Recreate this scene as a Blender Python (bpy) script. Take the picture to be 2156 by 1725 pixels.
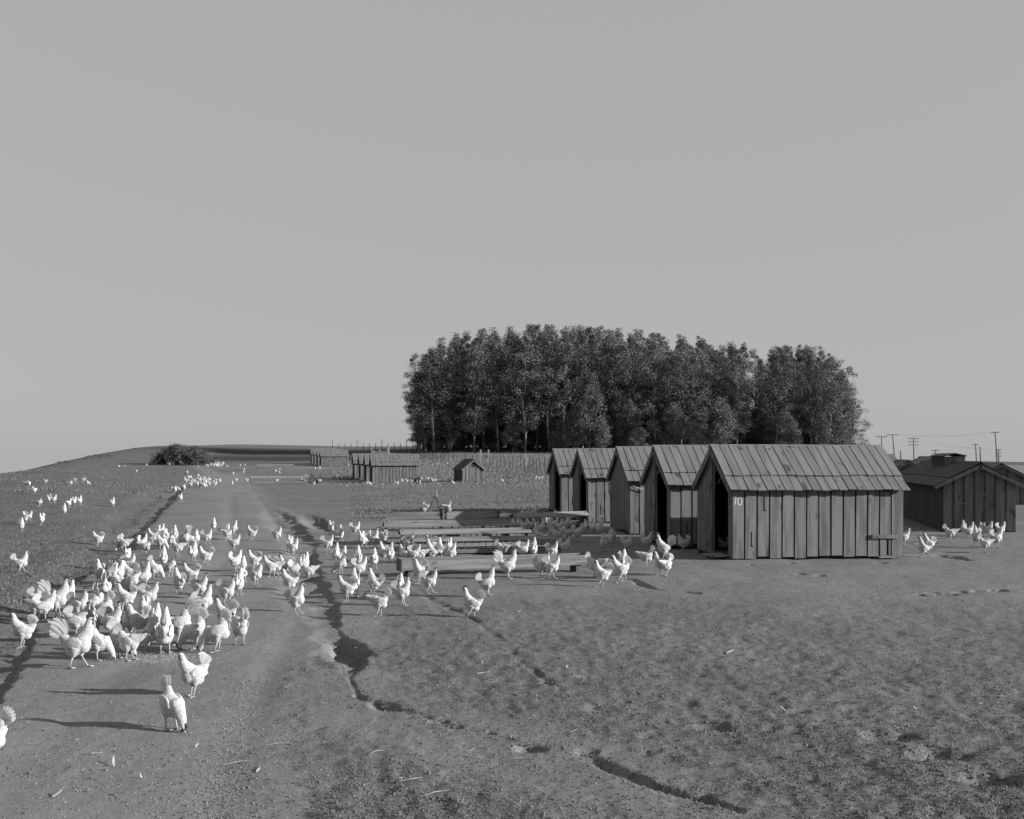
import bpy, bmesh, math, random
import numpy as np
from mathutils import Vector, Matrix, Euler
R = math.radians
random.seed(7); rng = np.random.default_rng(7)
scene = bpy.context.scene
for o in list(bpy.data.objects): bpy.data.objects.remove(o, do_unlink=True)
COL = scene.collection

# ------------------------------------------------------------------ camera, sky, sun, exposure
CAMZ, F, CX, HY = 1.95, 2300.0, 1078.0, 960.0        # eye height; focal length and horizon in a 2156-px-wide frame
cam_d = bpy.data.cameras.new('camera'); cam = bpy.data.objects.new('camera', cam_d); COL.objects.link(cam)
cam.location = (0, 0, CAMZ); cam.rotation_euler = (R(90), 0, 0)
cam_d.sensor_width = 36.0; cam_d.lens = 36.0 * F / 2156.0
cam_d.shift_y = (HY - 862.5) / 2156.0
cam_d.clip_start = 0.1; cam_d.clip_end = 20000
scene.camera = cam

SUN_EL, SUN_AZ = R(17.5), R(102)                      # azimuth measured from +Y (view direction) to the right
world = bpy.data.worlds.new('World'); scene.world = world; world.use_nodes = True
nt = world.node_tree; nt.nodes.clear()
out = nt.nodes.new('ShaderNodeOutputWorld'); bg = nt.nodes.new('ShaderNodeBackground')
sky = nt.nodes.new('ShaderNodeTexSky'); sky.sky_type = 'NISHITA'; sky.sun_disc = False
sky.sun_elevation = SUN_EL; sky.sun_rotation = SUN_AZ; sky.altitude = 100; sky.air_density = 1.0; sky.dust_density = 1.0
bw = nt.nodes.new('ShaderNodeRGBToBW')                # black-and-white film
pw = nt.nodes.new('ShaderNodeMath'); pw.operation = 'POWER'; pw.inputs[1].default_value = 0.12   # film compresses the sky's range
nt.links.new(sky.outputs[0], bw.inputs[0]); nt.links.new(bw.outputs[0], pw.inputs[0])
nt.links.new(pw.outputs[0], bg.inputs[0]); nt.links.new(bg.outputs[0], out.inputs[0])
bg.inputs[1].default_value = 0.15
sun_d = bpy.data.lights.new('sun', 'SUN'); sun_d.energy = 3.2; sun_d.angle = R(0.55); sun_d.color = (1, 1, 1)
sun = bpy.data.objects.new('sun', sun_d); COL.objects.link(sun)
SUNV = Vector((math.cos(SUN_EL) * math.sin(SUN_AZ), math.cos(SUN_EL) * math.cos(SUN_AZ), math.sin(SUN_EL)))
sun.rotation_euler = SUNV.to_track_quat('Z', 'Y').to_euler(); sun.location = (30, -10, 30)
scene.view_settings.view_transform = 'Standard'; scene.view_settings.look = 'None'
scene.view_settings.gamma = 1.0; scene.view_settings.exposure = 1.35
scene.render.engine = 'CYCLES'

# ------------------------------------------------------------------ materials (black-and-white photograph: greys)
def nodes_of(m):
    m.use_nodes = True; t = m.node_tree; t.nodes.clear()
    o = t.nodes.new('ShaderNodeOutputMaterial'); b = t.nodes.new('ShaderNodeBsdfPrincipled')
    t.links.new(b.outputs[0], o.inputs[0]); return t, b
def setv(b, name, v):
    if name in b.inputs: b.inputs[name].default_value = v
def N(t, kind, **kw):
    n = t.nodes.new(kind)
    for k, v in kw.items():
        if k in n.inputs: n.inputs[k].default_value = v
        else: setattr(n, k, v)
    return n
def ramp(t, fac, pts):
    r = t.nodes.new('ShaderNodeValToRGB'); e = r.color_ramp.elements
    while len(e) < len(pts): e.new(0.5)
    for el, (p, g) in zip(e, pts): el.position = p; el.color = (g, g, g, 1)
    t.links.new(fac, r.inputs[0]); return r.outputs[0]
def math_n(t, op, a, b):
    n = t.nodes.new('ShaderNodeMath'); n.operation = op
    for i, v in enumerate((a, b)):
        if isinstance(v, (int, float)): n.inputs[i].default_value = v
        else: t.links.new(v, n.inputs[i])
    return n.outputs[0]
def plain(name, g, rough=0.8, scale=12.0, var=0.25, bump=0.0, bscale=60.0, rnd=0.0):
    m = bpy.data.materials.new(name); t, b = nodes_of(m)
    tc = N(t, 'ShaderNodeTexCoord'); nz = N(t, 'ShaderNodeTexNoise', Scale=scale, Detail=5.0)
    t.links.new(tc.outputs['Object'], nz.inputs['Vector'])
    c = ramp(t, nz.outputs[0], [(0.3, g * (1 - var)), (0.7, g * (1 + var))])
    if rnd:
        oi = N(t, 'ShaderNodeObjectInfo')
        k = math_n(t, 'ADD', math_n(t, 'MULTIPLY', oi.outputs['Random'], 2 * rnd), 1 - rnd)
        c = math_n(t, 'MULTIPLY', c, k)
    t.links.new(c, b.inputs['Base Color']); setv(b, 'Roughness', rough); setv(b, 'Specular IOR Level', 0.2)
    if bump:
        n2 = N(t, 'ShaderNodeTexNoise', Scale=bscale, Detail=4.0); t.links.new(tc.outputs['Object'], n2.inputs['Vector'])
        bp = N(t, 'ShaderNodeBump', Strength=bump, Distance=0.01); t.links.new(n2.outputs[0], bp.inputs['Height'])
        t.links.new(bp.outputs[0], b.inputs['Normal'])
    return m
def wood(name, g, axis=2, rnd=0.18, stain=0.45):
    """weathered board: grain along one local axis, darker streaks and knots, every board its own tone"""
    m = bpy.data.materials.new(name); t, b = nodes_of(m)
    tc = N(t, 'ShaderNodeTexCoord'); oi = N(t, 'ShaderNodeObjectInfo')
    off = N(t, 'ShaderNodeVectorMath', operation='ADD'); cmb = N(t, 'ShaderNodeCombineXYZ')
    r1 = math_n(t, 'MULTIPLY', oi.outputs['Random'], 37.0); r2 = math_n(t, 'MULTIPLY', oi.outputs['Random'], 91.0)
    for i, r in enumerate((r1, r2, r1)): t.links.new(r, cmb.inputs[i])
    t.links.new(tc.outputs['Object'], off.inputs[0]); t.links.new(cmb.outputs[0], off.inputs[1])
    def mapped(s_al, s_ac):
        mp = N(t, 'ShaderNodeMapping'); s = [s_ac] * 3; s[axis] = s_al; mp.inputs['Scale'].default_value = s
        t.links.new(off.outputs[0], mp.inputs['Vector']); return mp.outputs[0]
    gr = N(t, 'ShaderNodeTexNoise', Scale=1.0, Detail=6.0); t.links.new(mapped(1.2, 70.0), gr.inputs['Vector'])
    st = N(t, 'ShaderNodeTexNoise', Scale=1.0, Detail=3.0); t.links.new(mapped(0.9, 9.0), st.inputs['Vector'])
    kn = N(t, 'ShaderNodeTexNoise', Scale=1.0, Detail=1.0); t.links.new(mapped(2.2, 5.5), kn.inputs['Vector'])
    c = ramp(t, gr.outputs[0], [(0.25, g * 0.8), (0.75, g * 1.18)])
    c = math_n(t, 'MULTIPLY', c, ramp(t, st.outputs[0], [(0.38, 1 - stain), (0.56, 1.05)]))
    c = math_n(t, 'MULTIPLY', c, ramp(t, kn.outputs[0], [(0.27, 0.45), (0.35, 1.0)]))
    c = math_n(t, 'MULTIPLY', c, math_n(t, 'ADD', math_n(t, 'MULTIPLY', oi.outputs['Random'], 2 * rnd), 1 - rnd))
    t.links.new(c, b.inputs['Base Color']); setv(b, 'Roughness', 0.85); setv(b, 'Specular IOR Level', 0.15)
    bp = N(t, 'ShaderNodeBump', Strength=0.35, Distance=0.004); t.links.new(gr.outputs[0], bp.inputs['Height'])
    t.links.new(bp.outputs[0], b.inputs['Normal'])
    return m
M = {}
M['wall'] = wood('wall_boards', 0.148, 2, 0.06, 0.32)
M['roof'] = wood('roof_boards', 0.145, 1, 0.05, 0.18)
M['woodx'] = wood('feeder_boards', 0.19, 0, 0.10, 0.3)
M['woodz'] = wood('post_wood', 0.13, 2, 0.2)
M['darkwood'] = wood('dark_and_shaded_boards', 0.055, 2, 0.15)  # dark skids and battens; on house sides this tone paints in shade
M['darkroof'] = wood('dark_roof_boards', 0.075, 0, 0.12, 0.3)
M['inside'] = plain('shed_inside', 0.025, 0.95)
M['paint'] = plain('whitewash', 0.62, 0.8, 40, 0.2)
M['palewood'] = wood('pale_wood', 0.34, 2, 0.15, 0.2)
M['pole'] = plain('creosoted_pole', 0.06, 0.9)
M['wire'] = plain('wire', 0.16, 0.6)
M['leaf'] = plain('eucalyptus_leaves', 0.125, 0.65, 0.35, 0.45, rnd=0.22)
M['bark'] = plain('eucalyptus_bark', 0.14, 0.9, 0.5, 0.65, rnd=0.3)
M['bush'] = plain('bush_leaves', 0.075, 0.7, 0.8, 0.4)
M['comb'] = plain('comb_skin', 0.06, 0.6, 60, 0.3)
M['beak'] = plain('beak_horn', 0.32, 0.5, 60, 0.1)
M['leg'] = plain('leg_scales', 0.33, 0.6, 90, 0.25)
M['eye'] = plain('eye', 0.02, 0.2)
M['metal'] = plain('galvanised_metal', 0.2, 0.5, 20, 0.3)
M['straw'] = plain('straw', 0.27, 0.8)
def feather_mat(name, g, fluffy=True):
    m = bpy.data.materials.new(name); t, b = nodes_of(m)
    tc = N(t, 'ShaderNodeTexCoord'); oi = N(t, 'ShaderNodeObjectInfo')
    nz = N(t, 'ShaderNodeTexNoise', Scale=9.0, Detail=3.0); t.links.new(tc.outputs['Object'], nz.inputs['Vector'])
    c = ramp(t, nz.outputs[0], [(0.3, g * 0.84), (0.62, g * 1.05)])
    c = math_n(t, 'MULTIPLY', c, math_n(t, 'ADD', math_n(t, 'MULTIPLY', oi.outputs['Random'], 0.12), 0.92))
    mp = N(t, 'ShaderNodeMapping'); mp.inputs['Scale'].default_value = (34, 60, 60)
    t.links.new(tc.outputs['Object'], mp.inputs['Vector'])
    vo = N(t, 'ShaderNodeTexVoronoi', Scale=1.0); t.links.new(mp.outputs[0], vo.inputs['Vector'])
    bp = N(t, 'ShaderNodeBump', Strength=0.4, Distance=0.007); t.links.new(vo.outputs['Distance'], bp.inputs['Height'])
    if fluffy: c = math_n(t, 'MULTIPLY', c, ramp(t, vo.outputs['Distance'], [(0.25, 1.05), (0.75, 0.8)]))
    t.links.new(c, b.inputs['Base Color']); setv(b, 'Roughness', 0.9); setv(b, 'Specular IOR Level', 0.1)
    if fluffy:
        t.links.new(bp.outputs[0], b.inputs['Normal'])
        setv(b, 'Subsurface Weight', 0.7); setv(b, 'Subsurface Scale', 0.035); setv(b, 'Subsurface Radius', (1, 1, 1))
    else:   # single quills let the low sun through
        o = [n for n in t.nodes if n.type == 'OUTPUT_MATERIAL'][0]; tr = N(t, 'ShaderNodeBsdfTranslucent'); mx = N(t, 'ShaderNodeMixShader'); mx.inputs[0].default_value = 0.45
        t.links.new(c, tr.inputs['Color']); t.links.new(b.outputs[0], mx.inputs[1]); t.links.new(tr.outputs[0], mx.inputs[2]); t.links.new(mx.outputs[0], o.inputs[0])
    return m
M['feather'] = feather_mat('white_feathers', 0.48); M['quill'] = feather_mat('white_tail_feathers', 0.66, False)

def ground_mat():
    m = bpy.data.materials.new('ground_soil_and_turf'); t, b = nodes_of(m)
    at = N(t, 'ShaderNodeAttribute', attribute_name='tone'); ag = N(t, 'ShaderNodeAttribute', attribute_name='turf')
    tc = N(t, 'ShaderNodeTexCoord')
    def noise(s, d, vec=None, rough=0.6):
        n = N(t, 'ShaderNodeTexNoise', Scale=s, Detail=d, Roughness=rough); t.links.new(vec or tc.outputs['Object'], n.inputs['Vector']); return n.outputs[0]
    n1, n2, n3 = noise(0.5, 6.0), noise(9.0, 6.0, None, 0.75), noise(70.0, 5.0, None, 0.75)
    c = math_n(t, 'MULTIPLY', at.outputs['Fac'], ramp(t, n1, [(0.3, 0.9), (0.7, 1.1)]))
    # turf is blotchy: dry straw and dark crumbs
    k2 = ramp(t, n2, [(0.34, 0.55), (0.5, 1.0), (0.68, 1.45)]); k3 = ramp(t, n3, [(0.36, 0.6), (0.5, 1.0), (0.66, 1.4)])
    def blend(k, lo, hi):
        amt = math_n(t, 'ADD', math_n(t, 'MULTIPLY', ag.outputs['Fac'], hi - lo), lo)
        return math_n(t, 'ADD', math_n(t, 'MULTIPLY', math_n(t, 'SUBTRACT', k, 1.0), amt), 1.0)
    n4 = noise(26.0, 6.0, None, 0.8); c = math_n(t, 'MULTIPLY', c, blend(ramp(t, n4, [(0.36, 0.5), (0.48, 1.0), (0.66, 1.3)]), 0.3, 0.7)); c = math_n(t, 'MULTIPLY', c, blend(k2, 0.16, 0.26)); c = math_n(t, 'MULTIPLY', c, blend(k3, 0.4, 0.8))
    t.links.new(c, b.inputs['Base Color']); setv(b, 'Roughness', 0.95); setv(b, 'Specular IOR Level', 0.08)
    h = math_n(t, 'ADD', math_n(t, 'MULTIPLY', n2, 0.3), math_n(t, 'ADD', math_n(t, 'MULTIPLY', n4, 0.35), math_n(t, 'MULTIPLY', n3, 0.2)))
    bp = N(t, 'ShaderNodeBump', Strength=0.55, Distance=0.05); t.links.new(h, bp.inputs['Height'])
    t.links.new(bp.outputs[0], b.inputs['Normal'])
    return m
M['ground'] = ground_mat()
def blade_mat(name):
    m = bpy.data.materials.new(name); t, b = nodes_of(m)
    at = N(t, 'ShaderNodeAttribute', attribute_name='tone')
    t.links.new(at.outputs['Fac'], b.inputs['Base Color']); setv(b, 'Roughness', 0.9); setv(b, 'Specular IOR Level', 0.05)
    return m
M['blade'] = blade_mat('dry_grass_blades')

# ------------------------------------------------------------------ helpers
def link(o, parent=None):
    COL.objects.link(o)
    if parent is not None: o.parent = parent
    return o
def tag(o, label=None, cat=None, group=None, kind=None):
    if label: o['label'] = label
    if cat: o['category'] = cat
    if group: o['group'] = group
    if kind: o['kind'] = kind
    return o
def empty(name, loc=(0, 0, 0), rz=0.0, s=1.0):
    o = bpy.data.objects.new(name, None); o.location = loc; o.rotation_euler = (0, 0, rz); o.scale = (s, s, s)
    o.empty_display_size = 0.1; return link(o)
def copy_tree(o, parent=None):
    c = o.copy(); COL.objects.link(c); c.parent = parent
    for ch in o.children: copy_tree(ch, c)
    return c
class MB:
    def __init__(s): s.v = []; s.f = []; s.mi = []
    def add(s, vs, fs, mi=0):
        n = len(s.v); s.v += [tuple(v) for v in vs]; s.f += [tuple(i + n for i in f) for f in fs]; s.mi += [mi] * len(fs); return s
    def box(s, x0, x1, y0, y1, z0, z1, mat=None, mi=0):
        vs = [Vector((x, y, z)) for z in (z0, z1) for y in (y0, y1) for x in (x0, x1)]
        if mat is not None: vs = [mat @ v for v in vs]
        return s.add(vs, [(0, 2, 3, 1), (4, 5, 7, 6), (0, 1, 5, 4), (2, 6, 7, 3), (0, 4, 6, 2), (1, 3, 7, 5)], mi)
    def prism(s, poly, axis, a, b, mi=0):
        """polygon in the two other axes, extruded along axis from a to b"""
        def P(p, t):
            q = list(p); q.insert(axis, t); return q
        n = len(poly); vs = [P(p, a) for p in poly] + [P(p, b) for p in poly]
        fs = [tuple(range(n))[::-1], tuple(range(n, 2 * n))] + [(i, (i + 1) % n, n + (i + 1) % n, n + i) for i in range(n)]
        return s.add(vs, fs, mi)
    def tube(s, pts, rad, n=8, sq=1.0, mi=0):
        """closed tube through points; rad one number or per point; sq flattens sideways (world y)"""
        pts = [Vector(p) for p in pts]; m = len(pts)
        if not hasattr(rad, '__len__'): rad = [rad] * m
        base = len(s.v); prev = None
        for i, p in enumerate(pts):
            d = (pts[min(i + 1, m - 1)] - pts[max(i - 1, 0)]).normalized()
            a = Vector((0, 1, 0)) if abs(d.y) < 0.9 else Vector((1, 0, 0))
            e1 = d.cross(a).normalized(); e2 = d.cross(e1).normalized()
            for k in range(n):
                t = 2 * math.pi * k / n
                s.v.append(tuple(p + e1 * (math.cos(t) * rad[i]) + e2 * (math.sin(t) * rad[i] * sq)))
        for i in range(m - 1):
            for k in range(n):
                k2 = (k + 1) % n
                s.f.append((base + i * n + k, base + i * n + k2, base + (i + 1) * n + k2, base + (i + 1) * n + k)); s.mi.append(mi)
        s.f.append(tuple(base + k for k in range(n))[::-1]); s.mi.append(mi)
        s.f.append(tuple(base + (m - 1) * n + k for k in range(n))); s.mi.append(mi)
        return s
    def ball(s, c, r, rot=None, nu=14, nv=8, mi=0):
        c = Vector(c); base = len(s.v); rows = []
        q = rot or Matrix.Identity(3)
        for j in range(1, nv):
            th = math.pi * j / nv
            for i in range(nu):
                ph = 2 * math.pi * i / nu
                s.v.append(tuple(c + q @ Vector((r[0] * math.sin(th) * math.cos(ph), r[1] * math.sin(th) * math.sin(ph), r[2] * math.cos(th)))))
        s.v.append(tuple(c + q @ Vector((0, 0, r[2])))); s.v.append(tuple(c - q @ Vector((0, 0, r[2]))))
        T = base + (nv - 1) * nu; B = T + 1
        for i in range(nu):
            i2 = (i + 1) % nu
            s.f.append((T, base + i, base + i2)); s.mi.append(mi)
            for j in range(nv - 2):
                s.f.append((base + j * nu + i, base + (j + 1) * nu + i, base + (j + 1) * nu + i2, base + j * nu + i2)); s.mi.append(mi)
            s.f.append((B, base + (nv - 2) * nu + i2, base + (nv - 2) * nu + i)); s.mi.append(mi)
        return s
    def mesh(s, name, mats, smooth=False):
        me = bpy.data.meshes.new(name); me.from_pydata(s.v, [], s.f)
        for m in (mats if isinstance(mats, (list, tuple)) else [mats]): me.materials.append(m)
        if any(s.mi): me.polygons.foreach_set('material_index', s.mi)
        if smooth: me.polygons.foreach_set('use_smooth', [True] * len(s.f))
        me.update(); return me
    def build(s, name, mats, parent=None, smooth=False):
        return link(bpy.data.objects.new(name, s.mesh(name, mats, smooth)), parent)
def obj(name, me, parent=None, loc=None, rot=None):
    o = bpy.data.objects.new(name, me)
    if loc is not None: o.location = loc
    if rot is not None: o.rotation_euler = rot
    return link(o, parent)
def np_mesh(name, V, k, mat, tone=None):
    """V: (n*k,3) vertices of n separate k-gons; tone: per-face grey"""
    n = len(V) // k; me = bpy.data.meshes.new(name)
    me.vertices.add(n * k); me.vertices.foreach_set('co', np.ascontiguousarray(V, dtype=np.float32).ravel())
    me.loops.add(n * k); me.loops.foreach_set('vertex_index', np.arange(n * k, dtype=np.int32))
    me.polygons.add(n); me.polygons.foreach_set('loop_start', np.arange(0, n * k, k, dtype=np.int32))
    if tone is not None:
        a = me.attributes.new('tone', 'FLOAT', 'FACE'); a.data.foreach_set('value', np.ascontiguousarray(tone, dtype=np.float32))
    me.materials.append(mat); me.update(calc_edges=True); me.validate(); return me

# ------------------------------------------------------------------ terrain
def wpt(xd, yd):                                       # photo point on level ground -> metres
    Z = CAMZ * F / (yd - HY); return ((xd - CX) / F * Z, Z)
def vnoise(x, y, seed):
    ix = np.floor(x); iy = np.floor(y); fx = x - ix; fy = y - iy
    fx = fx * fx * (3 - 2 * fx); fy = fy * fy * (3 - 2 * fy)
    def h(a, b):
        s = np.sin(a * 127.1 + b * 311.7 + seed * 74.7) * 43758.5453; return s - np.floor(s)
    return (h(ix, iy) * (1 - fx) + h(ix + 1, iy) * fx) * (1 - fy) + (h(ix, iy + 1) * (1 - fx) + h(ix + 1, iy + 1) * fx) * fy
def fbm(x, y, lam, seed, octv=3):
    s = 0; a = 1; tot = 0
    for o in range(octv):
        c, d = math.cos(0.6 + o), math.sin(0.6 + o)
        s = s + a * (vnoise((c * x - d * y) / lam, (d * x + c * y) / lam, seed + o) - 0.5); tot += a; a *= 0.5; lam *= 0.47
    return s / tot * 2
def sstep(a, b, x):
    t = np.clip((x - a) / (b - a), 0, 1); return t * t * (3 - 2 * t)
COLS = [-400, 42, 100, 150, 220, 300, 400, 500, 750, 950, 1150, 1500, 1800, 2000, 2300]
KZ = [1, 20, 30, 45, 60, 80, 110, 140, 180, 220, 300, 450, 800, 1500, 5000]
PROF = {  # apparent height of the land at each distance (0: level with the yard)
 -400: [0, 0, 0, 1056, 1042, 1034, 1032, 1036, 1040, 1042, 1044, 1044, 1042, 1040, 1038],
 42: [0, 0, 0, 1052, 1022, 1004, 993, 995, 998, 1001, 1003, 1004, 1004, 1003, 1000],
 100: [0, 0, 0, 1052, 1022, 1003, 986, 977, 979, 982, 985, 987, 988, 988, 988],
 150: [0, 0, 0, 1052, 1023, 1003, 987, 972, 967, 969, 972, 975, 978, 979, 980],
 220: [0, 0, 0, 0, 1027, 1007, 991, 975, 957, 952, 954, 958, 964, 968, 970],
 300: [0, 0, 0, 0, 1030, 1011, 994, 978, 959, 946, 940, 943, 952, 956, 958],
 400: [0, 0, 0, 0, 1033, 1013, 995, 979, 963, 950, 937, 939, 948, 954, 958],
 500: [0, 0, 0, 0, 0, 1016, 997, 982, 968, 957, 943, 935, 945, 953, 958],
 750: [0, 0, 0, 0, 0, 1018, 998, 983, 967, 957, 947, 940, 947, 954, 958],
 950: [0, 0, 0, 0, 0, 1016, 996, 981, 963, 952, 937, 939, 952, 958, 959],
 1150: [0, 0, 0, 0, 0, 1015, 995, 980, 963, 952, 937, 941, 955, 961, 962],
 1500: [0, 0, 0, 0, 0, 1014, 996, 983, 967, 955, 950, 956, 963, 966, 966],
 1800: [0, 0, 0, 0, 0, 1014, 998, 988, 974, 964, 966, 968, 968, 968, 966],
 2000: [0, 0, 0, 0, 0, 0, 1000, 992, 984, 981, 979, 977, 975, 973, 970],
 2300: [0, 0, 0, 0, 0, 0, 1001, 993, 988, 986, 984, 982, 980, 978, 976]}
NU, NZ = 260, 320
_th = np.array([math.atan((c - CX) / F) for c in COLS]); TH0, TH1 = _th[0], _th[-1]
LZ0, LZ1 = math.log(KZ[0]), math.log(KZ[-1])
_tab = np.array([[(CAMZ - (y - HY) / F * z) if y else 0.0 for z, y in zip(KZ, PROF[c])] for c in COLS])
_zg = np.linspace(LZ0, LZ1, NZ); _tg = np.linspace(TH0, TH1, NU)
_g1 = np.array([np.interp(_zg, np.log(KZ), row) for row in _tab]); GRID = np.array([np.interp(_tg, _th, _g1[:, j]) for j in range(NZ)]).T
# the far zones keep their apparent heights: smooth height/distance rather than height itself
GRID = GRID / np.exp(_zg)[None, :]
def blur(a, n, axis):
    for _ in range(n):
        p = np.concatenate([a.take([0], axis), a, a.take([-1], axis)], axis)
        m = p.shape[axis]; a = 0.25 * p.take(range(0, m - 2), axis) + 0.5 * p.take(range(1, m - 1), axis) + 0.25 * p.take(range(2, m), axis)
    return a
GRID = blur(blur(GRID, 10, 0), 7, 1)
def base_h(x, y):
    r = np.hypot(x, y); th = np.arctan2(x, y)
    Z = r * np.cos(np.clip(np.abs(th), 0, 1.0))
    a = np.clip((th - TH0) / (TH1 - TH0), 0, 1) * (NU - 1.001); b = np.clip((np.log(np.maximum(Z, 1.0)) - LZ0) / (LZ1 - LZ0), 0, 1) * (NZ - 1.001)
    i = a.astype(int); j = b.astype(int); fa = a - i; fb = b - j
    g = (GRID[i, j] * (1 - fb) + GRID[i, j + 1] * fb) * (1 - fa) + (GRID[i + 1, j] * (1 - fb) + GRID[i + 1, j + 1] * fb) * fa
    return g * np.maximum(Z, 1.0)
# eroded gullies: photo x, y, half width (m), depth (m)
LEFT_D = [(-60, 1520, .30, .14), (20, 1432, .34, .26), (45, 1370, .30, .2), (70, 1310, .25, .14), (105, 1262, .25, .2), (152, 1228, .28, .24), (190, 1205, .34, .28),
          (232, 1183, .42, .34), (262, 1160, .5, .36), (283, 1136, .55, .42), (297, 1109, .6, .48), (318, 1088, .65, .48), (347, 1064, .75, .55), (362, 1046, .75, .55), (376, 1034, .7, .5), (403, 1006, .6, .3)]
RIGHT_D = [(575, 1074, .1, .02), (598, 1086, .2, .22), (622, 1103, .26, .32), (634, 1119, .2, .28), (662, 1142, .12, .16), (656, 1162, .14, .18), (661, 1186, .17, .24), (667, 1220, .18, .28),
           (682, 1246, .18, .3), (698, 1268, .13, .2), (703, 1297, .1, .15), (712, 1325, .07, .1), (728, 1344, .1, .2)]
POCKET_D = [(716, 1338, .05, .02), (733, 1350, .12, .2), (738, 1372, .2, .27), (752, 1390, .14, .16), (738, 1420, .04, .02)]
CRACK_D = [(745, 1395, .05, .07), (738, 1430, .03, .05), (757, 1468, .05, .07), (812, 1489, .05, .07), (870, 1503, .03, .045), (924, 1521, .04, .06), (965, 1535, .035, .05), (1025, 1547, .04, .06), (1075, 1562, .03, .04), (1118, 1578, .05, .08), (1200, 1580, .03, .035), (1262, 1604, .05, .08), (1323, 1630, .05, .08), (1375, 1652, .035, .05), (1440, 1668, .03, .04), (1482, 1678, .05, .09), (1560, 1706, .03, .04)]
CRACK2_D = [(866, 1232, .06, .04), (905, 1256, .08, .07), (950, 1280, .07, .06), (1000, 1302, .05, .04), (1040, 1332, .05, .05), (1078, 1376, .04, .035), (1150, 1440, .04, .035), (1230, 1500, .03, .02)]
LOW1_D = [(748, 1464, .04, .03), (758, 1468, .07, .12), (772, 1471, .03, .02)]
LOW2_D = [(790, 1478, .05, .05), (812, 1488, .1, .16), (838, 1494, .05, .05)]
LOW3_D = [(1240, 1588, .03, .02), (1268, 1608, .07, .09), (1300, 1622, .06, .08), (1340, 1638, .04, .03), (1375, 1652, .03, .01)]
LOW4_D = [(1460, 1672, .04, .03), (1482, 1677, .07, .1), (1500, 1684, .04, .03)]
STEP_D = [(1310, 1217, .05, .02), (1345, 1227, .08, .07), (1375, 1240, .1, .1), (1400, 1245, .05, .03), (1440, 1248, .05, .03), (1468, 1253, .06, .06)]
RHOLE_D = [(1935, 1255, .09, .12), (1962, 1250, .07, .07), (1990, 1254, .09, .12), (2025, 1249, .08, .12), (2062, 1248, .08, .12), (2100, 1246, .08, .12)]
BASE_D = [(1580, 1191, .05, .06), (1665, 1187, .07, .1), (1720, 1184, .05, .07), (1855, 1183, .07, .1), (1680, 1213, .06, .08), (1725, 1217, .05, .07), (1118, 1578, .08, .1), (924, 1521, .05, .05), (960, 1534, .06, .06), (1025, 1547, .05, .05),
          (1232, 1582, .05, .05), (905, 1256, .08, .06), (930, 1272, .08, .06), (955, 1282, .06, .05), (1000, 1302, .06, .05), (1075, 1375, .06, .04), (1150, 1440, .05, .04)]
SLOT_D = [(1660, 1212, .07, .05), (1700, 1216, .07, .06), (1740, 1218, .06, .05)]
SHEDR_D = [(1905, 1143, .35, .14), (1940, 1144, .3, .12), (1985, 1142, .2, .1), (1960, 1164, .2, .06), (2000, 1170, .3, .14), (2050, 1178, .25, .1)]
TRK2_D = [(628, 1080, .15, .02), (668, 1094, .5, .3), (690, 1108, .45, .25), (705, 1125, .25, .1)]
TRK2_D = [(655, 1088, .1, .05), (672, 1096, .2, .22), (690, 1108, .18, .2), (700, 1120, .08, .05)]
SHEDR_D = [(1902, 1143, .15, .1), (1940, 1144, .15, .1), (1975, 1142, .08, .06)]
SHEDQ_D = [(1985, 1168, .1, .08), (2010, 1171, .14, .12), (2045, 1177, .08, .06)]
GULLIES = [(LEFT_D, .34, .29, 8.0), (RIGHT_D, .75, .38, 6.0), (POCKET_D, 1, .8, 2.0), (CRACK_D, 1, 1, 1.3), (CRACK2_D, 1, .55, 1.3), (LOW1_D, 1, 1, 1), (LOW2_D, 1, 1, 1), (LOW3_D, .8, .75, 1.5), (LOW4_D, 1, 1, 1), (STEP_D, 1, 1, 1.5), (SHEDR_D, 1, 1, 2), (SHEDQ_D, 1, 1, 2), (TRK2_D, .8, .7, 5)]
GW = []; GENT = []
for g, kw, kd, ge in GULLIES:
    GW.append([(*wpt(a, b), w * kw, d * kd) for a, b, w, d in g]); GENT.append(ge)
PITS = [(*wpt(1430 + 1200 * 0, 1480), .12, .06), (*wpt(1975, 1590), .16, .1), (*wpt(1880, 1556), .14, .07), (*wpt(1230, 1432), .1, .05), (*wpt(1500, 1530), .1, .05), (*wpt(2090, 1645), .14, .07), (*wpt(1270, 1500), .12, .08)]
PITS += [(*wpt(a, b), w, d) for a, b, w, d in RHOLE_D + BASE_D]
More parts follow.
